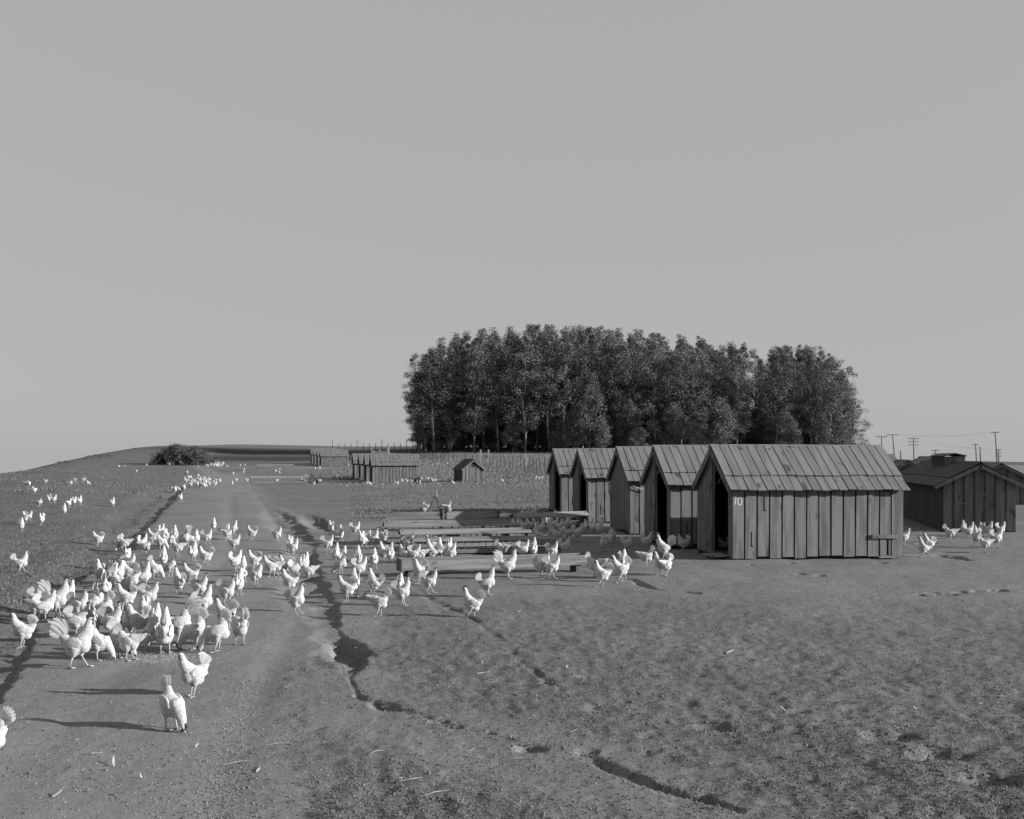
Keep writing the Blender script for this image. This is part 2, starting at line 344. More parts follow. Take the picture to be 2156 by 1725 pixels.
def carve(x, y):
    """depth to take away, and nearness to a gully"""
    c = np.zeros_like(x)
    gate = sstep(-0.12, 0.3, fbm(x, y, 0.9, 61, 3))
    wob = fbm(x, y, 0.45, 31, 3) + 0.55 * fbm(x, y, 0.13, 33, 2)
    for g, ge in zip(GW, GENT):
        xs = [p[0] for p in g]; ys = [p[1] for p in g]
        sel = np.nonzero((x > min(xs) - 6) & (x < max(xs) + 1.5) & (y > min(ys) - 1.5) & (y < max(ys) + 1.5))[0]
        if len(sel) == 0: continue
        px = x[sel]; py = y[sel]; w_ = wob[sel]; gt = (0.25 + 0.75 * gate[sel]) if g is GW[3] or g is GW[4] else (0.4 + 0.6 * gate[sel]) if g is GW[1] else (0.6 + 0.4 * gate[sel]); best = np.zeros_like(px)
        for (x0, y0, w0, d0), (x1, y1, w1, d1) in zip(g[:-1], g[1:]):
            dx, dy = x1 - x0, y1 - y0; L2 = dx * dx + dy * dy + 1e-9
            t = np.clip(((px - x0) * dx + (py - y0) * dy) / L2, 0, 1)
            ox = px - x0 - t * dx; dist = np.hypot(ox, py - y0 - t * dy); w = w0 + (w1 - w0) * t; d = d0 + (d1 - d0) * t
            lf = np.clip(-ox / (dist + 1e-6), 0, 1)            # banks away from the sun are steep, the others gentle
            fc = 1 + (ge - 1) * lf; q = dist / (w * fc) + w_ * 0.7 / fc
            k = d * sstep(1.0, 0.3, q); best = np.maximum(best, k * gt)
        c[sel] = np.maximum(c[sel], best)
    for (x0, y0, w, d) in PITS:
        dist = np.hypot((x - x0) * 0.6, y - y0); c = np.maximum(c, d * sstep(1.0, 0.3, dist / w + wob * 0.7))
    return c
_tr = [(600, 1760), (600, 1692), (612, 1560), (640, 1420), (690, 1320), (662, 1220), (655, 1165), (628, 1120), (592, 1085), (566, 1056), (545, 1030), (530, 1012), (505, 995)]
TRW = [wpt(*p) for p in _tr]; TRZ = [p[1] for p in TRW]; TRX = [p[0] for p in TRW]
_tl = [wpt(*p) for p in ((-300, 1760), (-200, 1692), (60, 1400), (190, 1280), (330, 1190), (395, 1120), (425, 1060), (445, 1020), (430, 1000))]
TLZ = [p[1] for p in _tl]; TLX = [p[0] for p in _tl]
LDZ = [p[1] for p in GW[0]]; LDX = [p[0] for p in GW[0]]
def surface(x, y):
    """tone (albedo), turf amount"""
    r = np.hypot(x, y); xs = CX + F * x / np.maximum(y, 0.5)
    nA = fbm(x, y, 2.2, 5, 4); nB = fbm(x, y, 0.6, 15, 3)
    xr = np.interp(y, TRZ, TRX) + 0.35 * nA + 0.1 * nB; xl = np.interp(y, LDZ, LDX) + 0.2 * nB
    wid = np.clip(y / 40, 0.12, 0.6)
    xm = np.interp(y, TLZ, TLX) + 0.5 * nA + 0.15 * nB
    near_tr = sstep(-wid, wid, xr - x) * sstep(-wid, wid, x - xl) * (0.5 + 0.5 * sstep(-2 * wid, 2 * wid, x - xm)) * sstep(140, 100, y)
    yard = sstep(13.4, 15.2, y + 1.3 * nA) * sstep(40, 27, y + 3 * nA) * sstep(-5.5, -3.5, x + nA) * 0.62
    yard = np.maximum(yard, np.exp(-((y - 24) / 6) ** 2) * sstep(-6, -2, x) * 0.7)
    low = np.zeros_like(x)
    g = [(*wpt(*p)[:2],) for p in ((720, 1440), (800, 1520), (950, 1570), (1150, 1610), (1350, 1670), (1500, 1720))]
    for (x0, y0), (x1, y1) in zip(g[:-1], g[1:]):
        dx, dy = x1 - x0, y1 - y0; t = np.clip(((x - x0) * dx + (y - y0) * dy) / (dx * dx + dy * dy), 0, 1)
        low = np.maximum(low, sstep(0.85, 0.25, np.hypot(x - x0 - t * dx, y - y0 - t * dy) + 0.45 * nA) * 0.75)
    gl = np.zeros_like(x)
    for (x0, y0, w0, d0), (x1, y1, w1, d1) in zip(GW[1][:-1], GW[1][1:]):
        dx, dy = x1 - x0, y1 - y0; t = np.clip(((x - x0) * dx + (y - y0) * dy) / (dx * dx + dy * dy), 0, 1)
        gl = np.maximum(gl, sstep(0.75, 0.35, np.hypot(x - x0 - t * dx, y - y0 - t * dy) + 0.2 * nA) * 0.8)
    far_tr = sstep(1.6, 0.4, np.abs(x - np.interp(y, [70, 95, 130, 170], [-19.5, -25.5, -37, -52])) ) * sstep(60, 80, y) * sstep(180, 130, y) * 0.9
    far_yd = np.exp(-((y - 84) / 5) ** 2) * np.exp(-((x + 13) / 8) ** 2) * 0.8 + np.exp(-((y - 134) / 9) ** 2) * np.exp(-((x + 26) / 13) ** 2) * 0.8
    dirt = np.clip(np.maximum.reduce([near_tr, yard, low, gl, far_tr, far_yd]), 0, 1)
    tone = 0.136 + 0.012 * nA + dirt * 0.046
    left = sstep(0.1, 0.7, xl - x) * sstep(3, 8, y)
    tone = tone - 0.02 * left * (1 - dirt)
    # dry standing grass in the fenced field, dark ploughed strip and pale crest on the hill
    ny = fbm(x, y, 14, 8, 3)
    fld = sstep(60, 100, y + 8 * ny) * sstep(740, 820, xs) * (1 - sstep(155, 165, y) * sstep(900, 860, xs))
    tone = tone + fld * (1 - dirt) * 0.05
    dark = sstep(158, 172, y + 6 * ny) * sstep(305, 285, y + 10 * ny) * sstep(425, 470, xs + 10 * ny) * sstep(1000, 900, xs)
    tone = tone * (1 - 0.62 * dark * (0.75 + 0.25 * np.sign(np.sin(y / 9.0))))
    hill = sstep(270, 320, y) * sstep(900, 500, xs); tone = tone + 0.015 * hill
    far = sstep(260, 700, y) * sstep(1400, 1800, xs); tone = tone * (1 - far) + (0.10 + 0.05 * fbm(x, y, 200, 3, 3)) * far
    return np.clip(tone, 0.03, 0.4), np.clip(1 - dirt, 0, 1), dirt
def height(x, y, micro=True):
    x = np.asarray(x, float); y = np.asarray(y, float); shp = x.shape; x = x.ravel(); y = y.ravel()
    r = np.hypot(x, y); h = base_h(x, y)
    ok = r < 70
    if ok.any():
        hh = np.zeros_like(x); hh[ok] = carve(x[ok], y[ok]); h = h - hh
    _, turf, dirt = surface(x, y)
    h = h + 0.05 * fbm(x, y, 3.5, 1, 2) * sstep(260, 120, r) + (0.012 + 0.022 * turf) * fbm(x, y, 1.1, 2, 3) * sstep(140, 60, r)
    # the track is a shallow bowl with two wheel ruts
    xc = np.interp(y, TRZ, TRX); d = xc - x
    h = h - 0.018 * (np.exp(-((d - 0.35) / 0.16) ** 2) + np.exp(-((d - 1.65) / 0.22) ** 2)) * sstep(5, 7, y) * sstep(60, 40, y) * (0.6 + 0.8 * vnoise(x / 0.7, y / 0.7, 77))
    if micro:
        h = h + (0.008 + 0.012 * turf) * fbm(x, y, 0.34, 3, 3) * sstep(55, 22, r)
        h = h + (0.004 + 0.013 * turf) * fbm(x, y, 0.09, 4, 2) * sstep(22, 9, r)
    return h.reshape(shp)
def gz(x, y): return float(height(np.array([x]), np.array([y]))[0])
_ZS = np.geomspace(4, 420, 900)
def gp(xd, yd):
    u = (xd - CX) / F; v = -(yd - HY) / F
    d = CAMZ + v * _ZS - height(u * _ZS, _ZS, False)
    k = np.nonzero(d < 0)[0]
    Z = _ZS[k[0]] if len(k) else 400.0
    if len(k) and k[0] > 0:
        a, b = k[0] - 1, k[0]; t = d[a] / (d[a] - d[b]); Z = _ZS[a] + t * (_ZS[b] - _ZS[a])
    return Vector((u * Z, Z, gz(u * Z, Z)))

def make_ground():
    th = np.concatenate([np.linspace(-math.pi, R(-34), 60, endpoint=False), np.linspace(R(-34), R(34), 700), np.linspace(R(34), math.pi, 61)[1:]])
    rr = np.concatenate([[0.6, 1.5, 2.5, 3.3], np.exp(np.arange(math.log(4.0), math.log(32), 0.0056)), np.exp(np.arange(math.log(32), math.log(330), 0.014)), np.geomspace(335, 7000, 45)])
    T, Rr = np.meshgrid(th, rr); X = Rr * np.sin(T); Y = Rr * np.cos(T)
    Zh = height(X, Y); nT, nR = len(th), len(rr)
    tone, turf, _ = surface(X.ravel(), Y.ravel())
    V = np.stack([X.ravel(), Y.ravel(), Zh.ravel()], 1)
    i = np.arange(nR - 1)[:, None] * nT + np.arange(nT - 1)[None, :]
    Fq = np.stack([i, i + 1, i + nT + 1, i + nT], -1).reshape(-1, 4)[:, ::-1]
    me = bpy.data.meshes.new('ground'); me.vertices.add(len(V)); me.vertices.foreach_set('co', V.astype(np.float32).ravel())
    me.loops.add(Fq.size); me.loops.foreach_set('vertex_index', np.ascontiguousarray(Fq, dtype=np.int32).ravel())
    me.polygons.add(len(Fq)); me.polygons.foreach_set('loop_start', np.arange(0, Fq.size, 4, dtype=np.int32))
    me.polygons.foreach_set('use_smooth', np.ones(len(Fq), dtype=bool))
    for nm, d in (('tone', tone), ('turf', turf)):
        a = me.attributes.new(nm, 'FLOAT', 'POINT'); a.data.foreach_set('value', d.astype(np.float32))
    me.materials.append(M['ground']); me.update(calc_edges=True)
    o = obj('ground', me); tag(o, kind='structure'); return o
make_ground()

# ------------------------------------------------------------------ colony sheds
SL, SW, SH, SR = 3.46, 1.9, 1.42, 2.14                 # length, width, wall height, ridge height
SLOPE = (SR - SH) / (SW / 2)
def board_holes(w, t, h, holes):
    """upright board (x 0..w, z 0..h, front at y 0) with rectangular cut-outs"""
    xs = sorted({0, w, *[v for q in holes for v in q[:2]]}); zs = sorted({0, h, *[v for q in holes for v in q[2:]]})
    m = MB()
    for a, b in zip(xs[:-1], xs[1:]):
        for c, d in zip(zs[:-1], zs[1:]):
            if any(q[0] <= a and b <= q[1] and q[2] <= c and d <= q[3] for q in holes): continue
            m.box(a, b, 0, t, c, d)
    return m
def make_shed(number=False, door='open', seed=3):
    e = empty('colony_shed'); W = M['wall']; rnd = random.Random(seed)
    # inner lining seen dark through the gaps, floor and skids
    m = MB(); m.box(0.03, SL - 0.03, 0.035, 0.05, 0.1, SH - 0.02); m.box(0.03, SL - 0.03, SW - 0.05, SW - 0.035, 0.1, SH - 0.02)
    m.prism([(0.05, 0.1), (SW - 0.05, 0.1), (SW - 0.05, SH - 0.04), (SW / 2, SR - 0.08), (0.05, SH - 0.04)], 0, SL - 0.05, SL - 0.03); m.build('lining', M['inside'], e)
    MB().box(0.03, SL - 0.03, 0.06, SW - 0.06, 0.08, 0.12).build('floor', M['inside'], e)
    for y0 in (0.12, SW - 0.28): MB().box(-0.05, SL - 0.02, y0, y0 + 0.12, -0.06, 0.08).build('skid', M['darkwood'], e)
    # front wall: fourteen upright boards
    nb = 14; pitch = SL / nb; shared = {}
    for i in range(nb):
        w = pitch - 0.03; lo = 0.06 + rnd.uniform(-0.025, 0.02); hi = SH - 0.03; hol = []
        if i == 2: hol = [(0.105, 0.13, 0.85, 1.13), (0.13, 0.165, 0.85, 0.868)]
        if i == 1: hol = [(0.105, 0.13, 0.22, 0.5), (0.13, 0.165, 0.22, 0.238)]
        if i == 12: hol = [(0.06, w - 0.02, 1.2, 1.29)]
        if i in (11, 12): lo = 0.0
        me = board_holes(w, 0.022, hi - lo, hol).mesh('board', W)
        if i == 12: me = board_holes(w, 0.022, hi - lo, hol + [(0.135, 0.18, 0.02, 0.33)]).mesh('board', W)
        b = obj('board', me, e, (i * pitch + 0.015, rnd.uniform(0.0, 0.008), lo + (0.05 if i in (11, 12) else 0)), (rnd.uniform(-.006, .004), rnd.uniform(-.005, .005), 0)); b.scale = (rnd.uniform(.98, 1.01), 1, 1)
        if i == 0 and number:
            n = MB(); zc = 1.13 - lo
            n.tube([(0.035, -0.001, zc - 0.075), (0.045, -0.001, zc), (0.06, -0.001, zc + 0.075)], 0.008, 6, 0.4)
            pts = [(0.130 + 0.042 * math.cos(a), -0.001, zc - 0.012 + 0.072 * math.sin(a)) for a in np.linspace(0.6, 0.5 + 2 * math.pi, 22)]
            n.tube(pts, 0.008, 6, 0.4); n.build('painted_number', M['paint'], b)
    # hatch furniture at the right-hand end, square vent flap, rafter ends
    x0 = 11 * pitch
    MB().box(x0 + 0.06, x0 + 0.62, -0.035, -0.003, 0.39, 0.465).build('perch_shelf', M['palewood'] if False else M['wall'], e)
    MB().box(x0 + 0.18, x0 + 0.58, -0.13, -0.003, 0.03, 0.055).build('hatch_sill', M['woodx'], e)
    MB().box(12 * pitch + 0.078, 12 * pitch + 0.19, -0.012, -0.004, 1.20, 1.285).build('vent_flap', W, e)
    for x in (0.05, 1.02, 2.15, 3.2):
        MB().prism([(-0.10, SH - 0.10), (0.0, SH - 0.10), (0.0, SH - 0.01), (-0.10, SH - 0.085)], 0, x, x + 0.05).build('rafter_end', M['woodz'], e)
    # left gable: post, door opening under the rake, boarded far half
    top = lambda y: (SH + SLOPE * y if y < SW / 2 else SR - SLOPE * (y - SW / 2)) - 0.03
    MB().prism([(0.02, 0.06), (0.2, 0.06), (0.2, top(0.2)), (0.02, top(0.02))], 0, 0, 0.025).build('corner_board', W, e)
    ys = np.linspace(SW / 2, SW, 5)
    for a, b in zip(ys[:-1], ys[1:]):
        a += 0.006; b -= 0.006
        MB().prism([(a, 0.06), (b, 0.06), (b, top(b)), (a, top(a))], 0, 0, 0.022).build('gable_board', W, e)
    if door == 'open':
        d = bpy.data.objects.new('door', None); link(d, e); d.location = (-0.012, SW / 2 + 0.03, 0.1); d.rotation_euler = (0, 0, R(-7))
        wd = 0.74
        for k in range(3):
            a, b = k * wd / 3 + 0.004, (k + 1) * wd / 3 - 0.004
            t1, t2 = 1.93 - SLOPE * (a + 0.02), 1.93 - SLOPE * (b + 0.02)
            MB().prism([(a, 0.02), (b, 0.02), (b, t2), (a, t1)], 0, -0.022, 0).build('door_board', W, d)
        for z in (0.22, 1.22): MB().box(-0.045, -0.023, 0.03, wd - 0.03, z, z + 0.13).build('ledge', W, d)
        MB().prism([(0.05, 0.36), (0.15, 0.36), (wd - 0.05, 1.21), (wd - 0.15, 1.21)], 0, -0.044, -0.023).build('brace', W, d)
        MB().prism([(0.02, 1.78), (0.02, 1.9), (wd - 0.02, 1.36), (wd - 0.02, 1.25)], 0, -0.043, -0.023).build('top_rail', W, d)
    else:
        ys = np.linspace(0.2, SW / 2, 4)
        d = bpy.data.objects.new('door', None); link(d, e)
        for a, b in zip(ys[:-1], ys[1:]):
            a += 0.005; b -= 0.005
            MB().prism([(a, 0.1), (b, 0.1), (b, min(1.78, top(b))), (a, min(1.78, top(a)))], 0, -0.005, 0.018).build('door_board', W, d)
        MB().box(-0.03, -0.006, 0.22, SW / 2 - 0.02, 1.60, 1.66).build('ledge', W, d)
    # right gable and back wall, boarded
    g = MB(); n = 8
    for k in range(n):
        a, b = k * SW / n + 0.008, (k + 1) * SW / n - 0.008
        g.prism([(a, 0.06), (b, 0.06), (b, top(b)), (a, top(a))], 0, SL - 0.022, SL)
    tag(g.build('end_wall', W, e), 'boarded far end wall')
    g = MB()
    for k in range(14): g.box(k * pitch + 0.01, (k + 1) * pitch - 0.01, SW - 0.022, SW, 0.06, SH - 0.03)
    g.build('back_wall', W, e)
    MB().box(0.06, 0.14, 0.05, 0.09, 0.1, SH - 0.04).build('corner_post', M['woodz'], e)
    # roof: two courses of boards on the near slope
    nr = 20; xa, xb = -0.09, SL + 0.07; pr = (xb - xa) / nr; ang = math.atan(SLOPE)
    run = math.hypot(SW / 2 + 0.13, (SW / 2 + 0.13) * SLOPE); lap = run * 0.70
    up = MB().box(0, pr - 0.017, -lap, 0, 0.020, 0.042).mesh('roof_board', M['roof']); dn = MB().box(0, pr - 0.017, -run, -lap + 0.08, -0.004, 0.014).mesh('roof_board', M['roof'])
    for k in range(nr):
        j = rnd.uniform(-0.008, 0.008)
        obj('roof_board', up, e, (xa + k * pr + 0.0085, SW / 2 - 0.004, SR + rnd.uniform(0, .004)), (ang + rnd.uniform(-.006, .006), 0, rnd.uniform(-.004, .004))).scale = (rnd.uniform(.985, 1.0), rnd.uniform(.985, 1.015), 1)
        obj('roof_board', dn, e, (xa + k * pr + 0.0085, SW / 2 - 0.004, SR + rnd.uniform(0, .003)), (ang + rnd.uniform(-.004, .004), 0, rnd.uniform(-.004, .004))).scale = (rnd.uniform(.985, 1.0), rnd.uniform(.99, 1.012), 1)
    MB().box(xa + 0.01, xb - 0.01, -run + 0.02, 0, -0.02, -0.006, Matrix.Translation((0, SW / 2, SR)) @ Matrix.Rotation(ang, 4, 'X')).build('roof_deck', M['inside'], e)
    b = MB(); mt = Matrix.Translation((0, SW / 2, SR)) @ Matrix.Rotation(-ang, 4, 'X')
    for k in range(nr): b.box(xa + k * pr + 0.007, xa + (k + 1) * pr - 0.007, 0.01, run, -0.004, 0.016, mt)
    b.build('back_slope', M['roof'], e)
    MB().prism([(SW / 2 - 0.05, SR + 0.002), (SW / 2, SR + 0.052), (SW / 2 + 0.05, SR + 0.002), (SW / 2, SR + 0.036)], 0, xa - 0.005, xb + 0.005).build('ridge_cap', M['roof'], e)
    for x in (xa + 0.03, ):
        MB().box(-0.024, 0.0, -run + 0.03, -0.01, -0.11, -0.008, Matrix.Translation((x, SW / 2, SR)) @ Matrix.Rotation(ang, 4, 'X')).build('barge_board', W, e)
        MB().box(-0.024, 0.0, 0.01, run - 0.03, -0.11, -0.008, Matrix.Translation((x, SW / 2, SR)) @ Matrix.Rotation(-ang, 4, 'X')).build('barge_board', W, e)
    return e
def put(o, x, y, rz, dz=0.0): o.location = (x, y, gz(x, y) + dz); o.rotation_euler = (0, 0, rz)
SPOS = [(4.10, 20.35), (3.34, 23.1), (2.88, 26.7), (2.20, 31.6), (1.65, 36.5)]
SROT = R(10.5)
shed1 = make_shed(True, 'open'); shed_o = make_shed(False, 'open'); shed_c = make_shed(False, 'closed')
sheds = [shed1, shed_o, shed_c, make_shed(False, 'open', 8), make_shed(False, 'open', 9)]
labs = ['nearest weathered board shed with the number 10 painted on its corner', 'board shed just behind the numbered one, its gable door open',
        'middle shed of the row, door closed, pale stick hooked on its wall', 'fourth board shed of the near row, counted from the numbered one', 'farthest board shed of the near row, narrow and leftmost']
for o, (x, y), l in zip(sheds, SPOS, labs):
    put(o, x, y, SROT + random.uniform(-.02, .02)); o.location.z = random.uniform(-.02, .02); o.rotation_euler.y = random.uniform(-.008, .008); tag(o, l, 'shed', 'colony sheds of the near row')
step = empty('door_step', (SPOS[0][0] - 0.34, SPOS[0][1] + 0.12, gz(3.8, 20.4)), SROT)
MB().box(-0.02, 0.34, 0.0, 0.5, 0.05, 0.085).build('plank', M['woodx'], step); MB().box(0.02, 0.12, 0.1, 0.4, 0.0, 0.05).build('support', M['woodz'], step)
tag(step, 'short plank step below the open door of the numbered shed', 'step')
hk = empty('forked_stick', (SPOS[2][0] + 0.07, SPOS[2][1] - 0.03, 1.16), SROT)
MB().tube([(0, 0, 0.05), (0.12, -0.02, 0.01), (0.28, -0.02, -0.04), (0.36, -0.03, -0.06)], 0.011, 6).build('stick', M['palewood'], hk)
MB().tube([(0.08, -0.02, 0.03), (0.09, -0.03, -0.05)], 0.008, 5).tube([(0.3, -0.02, -0.04), (0.34, -0.03, 0.0)], 0.008, 5).build('fork', M['palewood'], hk)
tag(hk, 'pale forked stick hanging on the front of the middle shed', 'stick')
# two more rows of the same sheds farther up the track
def far_row(pts, where, grp, rot):
    for k, (xd, yd, Z) in enumerate(pts):
        o = copy_tree(shed_o); x = (xd - CX) / F * Z; put(o, x, Z, rot, -0.02)
        tag(o, where[k], 'shed', grp)
far_row([(784, 1017, 80.0), (771, 1014, 83.6), (759, 1012, 87.5), (746, 1009, 91)],
        ['front shed of the small row beside the track, long wall facing out', 'second shed of the small row beside the track, mostly hidden', 'third shed of the small row beside the track, mostly hidden', 'leftmost shed of the small row beside the track'], 'sheds of the middle row', R(13))
far_row([(676, 982, 139.0), (669, 981, 143), (662, 980, 147), (656, 979, 151)],
        ['front shed of the most distant row below the hill', 'second shed of the most distant row, only its gable showing', 'third shed of the most distant row, only its gable showing', 'leftmost shed of the most distant row below the hill'], 'sheds of the far row', R(15))

# ------------------------------------------------------------------ low brooder houses on the right
def gable_house(name, L, W, H, Rg, wallm, roofm, vent=None, over=0.22, nb=7, boards=True):
    """gable end at local y 0 facing -y, ridge running along +y; origin at the middle of the gable base"""
    e = empty(name); hw = W / 2; sl = (Rg - H) / hw
    top = lambda x: Rg - sl * abs(x) - 0.02
    xs = np.linspace(-hw, hw, nb + 1)
    for a, b in zip(xs[:-1], xs[1:]):
        a += 0.008; b -= 0.008; poly = [(a, 0.03), (b, 0.03), (b, top(b))] + ([(0, top(0))] if a < 0 < b else []) + [(a, top(a))]
        MB().prism(poly, 1, 0, 0.02).build('wall_board', wallm, e)
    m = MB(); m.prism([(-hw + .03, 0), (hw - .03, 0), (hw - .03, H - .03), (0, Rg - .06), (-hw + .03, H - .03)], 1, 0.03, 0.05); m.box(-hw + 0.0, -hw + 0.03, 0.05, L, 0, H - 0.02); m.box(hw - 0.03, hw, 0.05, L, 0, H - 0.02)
    m.prism([(-hw, 0), (hw, 0), (hw, H - .02), (0, Rg - .03), (-hw, H - .02)], 1, L - 0.03, L); m.build('side_wall', M['darkwood'], e)  # sides coloured darker than the gable front, shade put into the colour
    for x in xs[1:-1]:
        if abs(x) > 0.05: MB().box(x - 0.018, x + 0.018, -0.02, -0.002, 0.05, top(x) - 0.04).build('batten', M['darkwood'], e)
    ang = math.atan(sl); run = (hw + over) / math.cos(ang); n = max(4, int(L / 0.6))
    for s in (-1, 1):
        mt = Matrix.Translation((0, 0, Rg)) @ Matrix.Rotation(s * ang, 4, 'Y')
        a, b = (0.0, run) if s > 0 else (-run, 0.0)
        lp = 0.66 * run
        if s > 0: c1 = (0, lp); c2 = (lp - 0.06, run)
        else: c1 = (-lp, 0); c2 = (-run, -lp + 0.06)
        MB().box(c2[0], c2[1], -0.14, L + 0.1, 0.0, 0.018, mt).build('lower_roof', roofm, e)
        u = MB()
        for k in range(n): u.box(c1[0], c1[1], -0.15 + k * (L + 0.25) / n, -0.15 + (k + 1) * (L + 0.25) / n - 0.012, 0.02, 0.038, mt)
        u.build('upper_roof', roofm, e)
        MB().box(c1[0] if s > 0 else c2[0], c2[1] if s > 0 else c1[1], -0.155, -0.13, -0.09, -0.003, mt).build('barge_board', wallm, e)
    MB().prism([(-0.1, Rg + 0.0), (0, Rg + 0.07), (0.1, Rg + 0.0), (0, Rg + 0.045)], 1, -0.16, L + 0.12).build('ridge_cap', roofm, e)
    if vent:
        y0, vw, vl, vh = vent
        v = bpy.data.objects.new('roof_ventilator', None); link(v, e)
        m = MB(); m.box(-vw, vw, y0, y0 + 0.03, Rg - sl * vw, Rg + vh); m.build('vent_front', wallm, v)
        m = MB(); m.box(-vw, -vw + 0.03, y0 + 0.03, y0 + vl, Rg - sl * vw, Rg + vh); m.box(vw - 0.03, vw, y0 + 0.03, y0 + vl, Rg - sl * vw, Rg + vh); m.build('vent_side', M['darkwood'], v)  # ventilator sides take the darker colour as painted shade
        m = MB(); m.prism([(-vw - .04, Rg + vh - .0), (0, Rg + vh + 0.07), (vw + .04, Rg + vh), (vw + .04, Rg + vh + .03), (0, Rg + vh + 0.1), (-vw - .04, Rg + vh + .03)], 1, y0 - 0.05, y0 + vl + 0.05); m.build('vent_roof', roofm, v)
    return e
M['dimwall'] = wood('dim_wall_boards', 0.135, 2, 0.08, 0.25)
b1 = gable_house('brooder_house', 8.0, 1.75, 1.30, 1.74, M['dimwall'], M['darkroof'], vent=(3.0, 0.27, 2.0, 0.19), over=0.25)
ZB = 27.9; put(b1, (2062 - CX) / F * ZB, ZB, R(-11)); b1.location.z = 0.0
MB().box(0.03, 0.2, -0.03, -0.004, 0.95, 0.975).build('hinge', M['metal'], b1); MB().box(0.03, 0.22, -0.03, -0.004, 0.24, 0.265).build('hinge', M['metal'], b1)
MB().box(-0.5, -0.35, -0.03, -0.004, 0.72, 0.74).build('latch', M['metal'], b1)
tag(b1, 'low dark roofed brooder house with box ventilator, right of numbered shed', 'shed')
for nm, xd, yb, Z, L, W, H, Rg, rz, lb in [
    ('low_house', 1912, 0, 46, 5.0, 2.0, 1.05, 1.68, -14, 'small gabled house peeping over the dark brooder roof beside the numbered shed'),
    ('low_house', 1968, 0, 52, 6.0, 2.4, 1.2, 1.86, -14, 'gabled roof just behind the box ventilator of the brooder house'),
    ('low_house', 2108, 0, 44, 6.0, 2.4, 1.0, 1.62, -12, 'small dark gabled house at the right edge behind the brooder house')]:
    o = gable_house(nm, L, W, H, Rg, M['dimwall'], M['roof'], nb=5); put(o, (xd - CX) / F * Z, Z, R(rz)); tag(o, lb, 'shed')
lh = gable_house('long_house', 9.0, 5.0, 1.3, 1.95, M['wall'], M['roof'], nb=9); put(lh, (1878 - CX) / F * 72, 72, R(78)); tag(lh, 'long low pale roofed house far behind the numbered shed', 'shed')
# little lone house in the field left of the sheds
oh = gable_house('field_hut', 1.6, 1.72, 1.02, 1.66, M['woodz'], M['darkroof'], nb=6, over=0.12)
ZH = 80.0; put(oh, (996 - CX) / F * ZH, ZH, R(25)); oh.location.z = gz((996 - CX) / F * ZH, ZH) - 0.02
MB().box(-0.13, 0.15, -0.012, 0.0, 1.12, 1.42).build('window', M['inside'], oh); MB().box(-0.35, 0.35, -0.018, -0.004, 0.1, 0.9).build('door', M['woodz'], oh)
tag(oh, 'small lone gabled hut standing in the dry grass field', 'hut')

# ------------------------------------------------------------------ feeders, waterers
def feeder(L, apex, edge, half, tray=True, hopper=False):
    e = empty('feeder'); W = M['woodx']
    for x in (0, L - 0.03):
        MB().prism([(-half - .02, 0.04), (half + .02, 0.04), (half + .02, edge), (0, apex + 0.03), (-half - .02, edge)], 0, x, x + 0.03).build('end_board', M['woodz'], e)
    ang = math.atan2(apex - edge, half); run = math.hypot(half + 0.05, apex - edge)
    for s in (-1, 1):
        mt = Matrix.Translation((0, 0, apex)) @ Matrix.Rotation(-s * ang, 4, 'X')
        a, b = (0, run) if s > 0 else (-run, 0)
        MB().box(-0.05, L + 0.05, a, b, 0.004, 0.018, mt).build('lid_board', W, e)
    MB().box(0.03, L - 0.03, -half, half, 0.07, 0.09).build('tray_floor', W, e)
    for s in (-1, 1): MB().box(0.03, L - 0.03, s * half - 0.011, s * half + 0.011, 0.04, 0.115).build('tray_side', W, e)
    n = int(L / 0.14)
    sl = MB().box(-0.006, 0.006, -0.006, 0.006, 0.11, edge + 0.01).mesh('slat', M['woodz'])
    for k in range(1, n): obj('slat', sl, e, (k * L / n, -half + 0.03, 0))
    for x in (0.12, L - 0.2):
        MB().box(x, x + 0.07, -half - 0.02, half + 0.02, -0.04, 0.05).build('foot', M['woodz'], e)
    if hopper:
        for a, b, t in ((0.0, L * 0.475, 0), (L * 0.5, L * 0.93, R(-9))):
            MB().box(a, b, 0.0, 0.022, 0.0, 0.17, Matrix.Translation((0, 0.05, apex + 0.03)) @ Matrix.Rotation(t, 4, 'X')).build('raised_lid', W, e)
            MB().box(b - 0.035, b, -0.03, -0.001, 0.0, 0.2, Matrix.Translation((0, 0.05, apex + 0.03))).build('cleat', M['woodz'], e)
    return e
def place_line(o, xa, ya, Za, xb, Zb):
    X0 = (xa - CX) / F * Za; X1 = (xb - CX) / F * Zb
    o.location = (X0, Za, gz(X0, Za)); o.rotation_euler = (0, 0, math.atan2(Zb - Za, X1 - X0)); return math.hypot(X1 - X0, Zb - Za)
t2 = feeder(2.95, 0.335, 0.285, 0.125); place_line(t2, 873, 0, 21.4, 1178, 22.0); tag(t2, 'low covered feeder second from the front, behind the open trough', 'feeder', 'feeding troughs in the yard')
t3 = feeder(2.75, 0.40, 0.325, 0.14); place_line(t3, 846, 0, 23.0, 1110, 23.7); tag(t3, 'covered feeder between the second and the double lidded one', 'feeder', 'feeding troughs in the yard')
t4 = feeder(2.78, 0.49, 0.385, 0.2, hopper=True); place_line(t4, 812, 0, 24.3, 1072, 24.9); tag(t4, 'rearmost feeder with two lid boards standing upright', 'feeder', 'feeding troughs in the yard')
t5 = feeder(2.2, 0.4, 0.3, 0.18); place_line(t5, 1082, 0, 29.0, 1225, 30.0); tag(t5, 'dark feeder half hidden by hens near the leftmost sheds', 'feeder', 'feeding troughs in the yard')
tr = empty('open_trough'); Lt = place_line(tr, 843, 0, 17.55, 1232, 18.5)
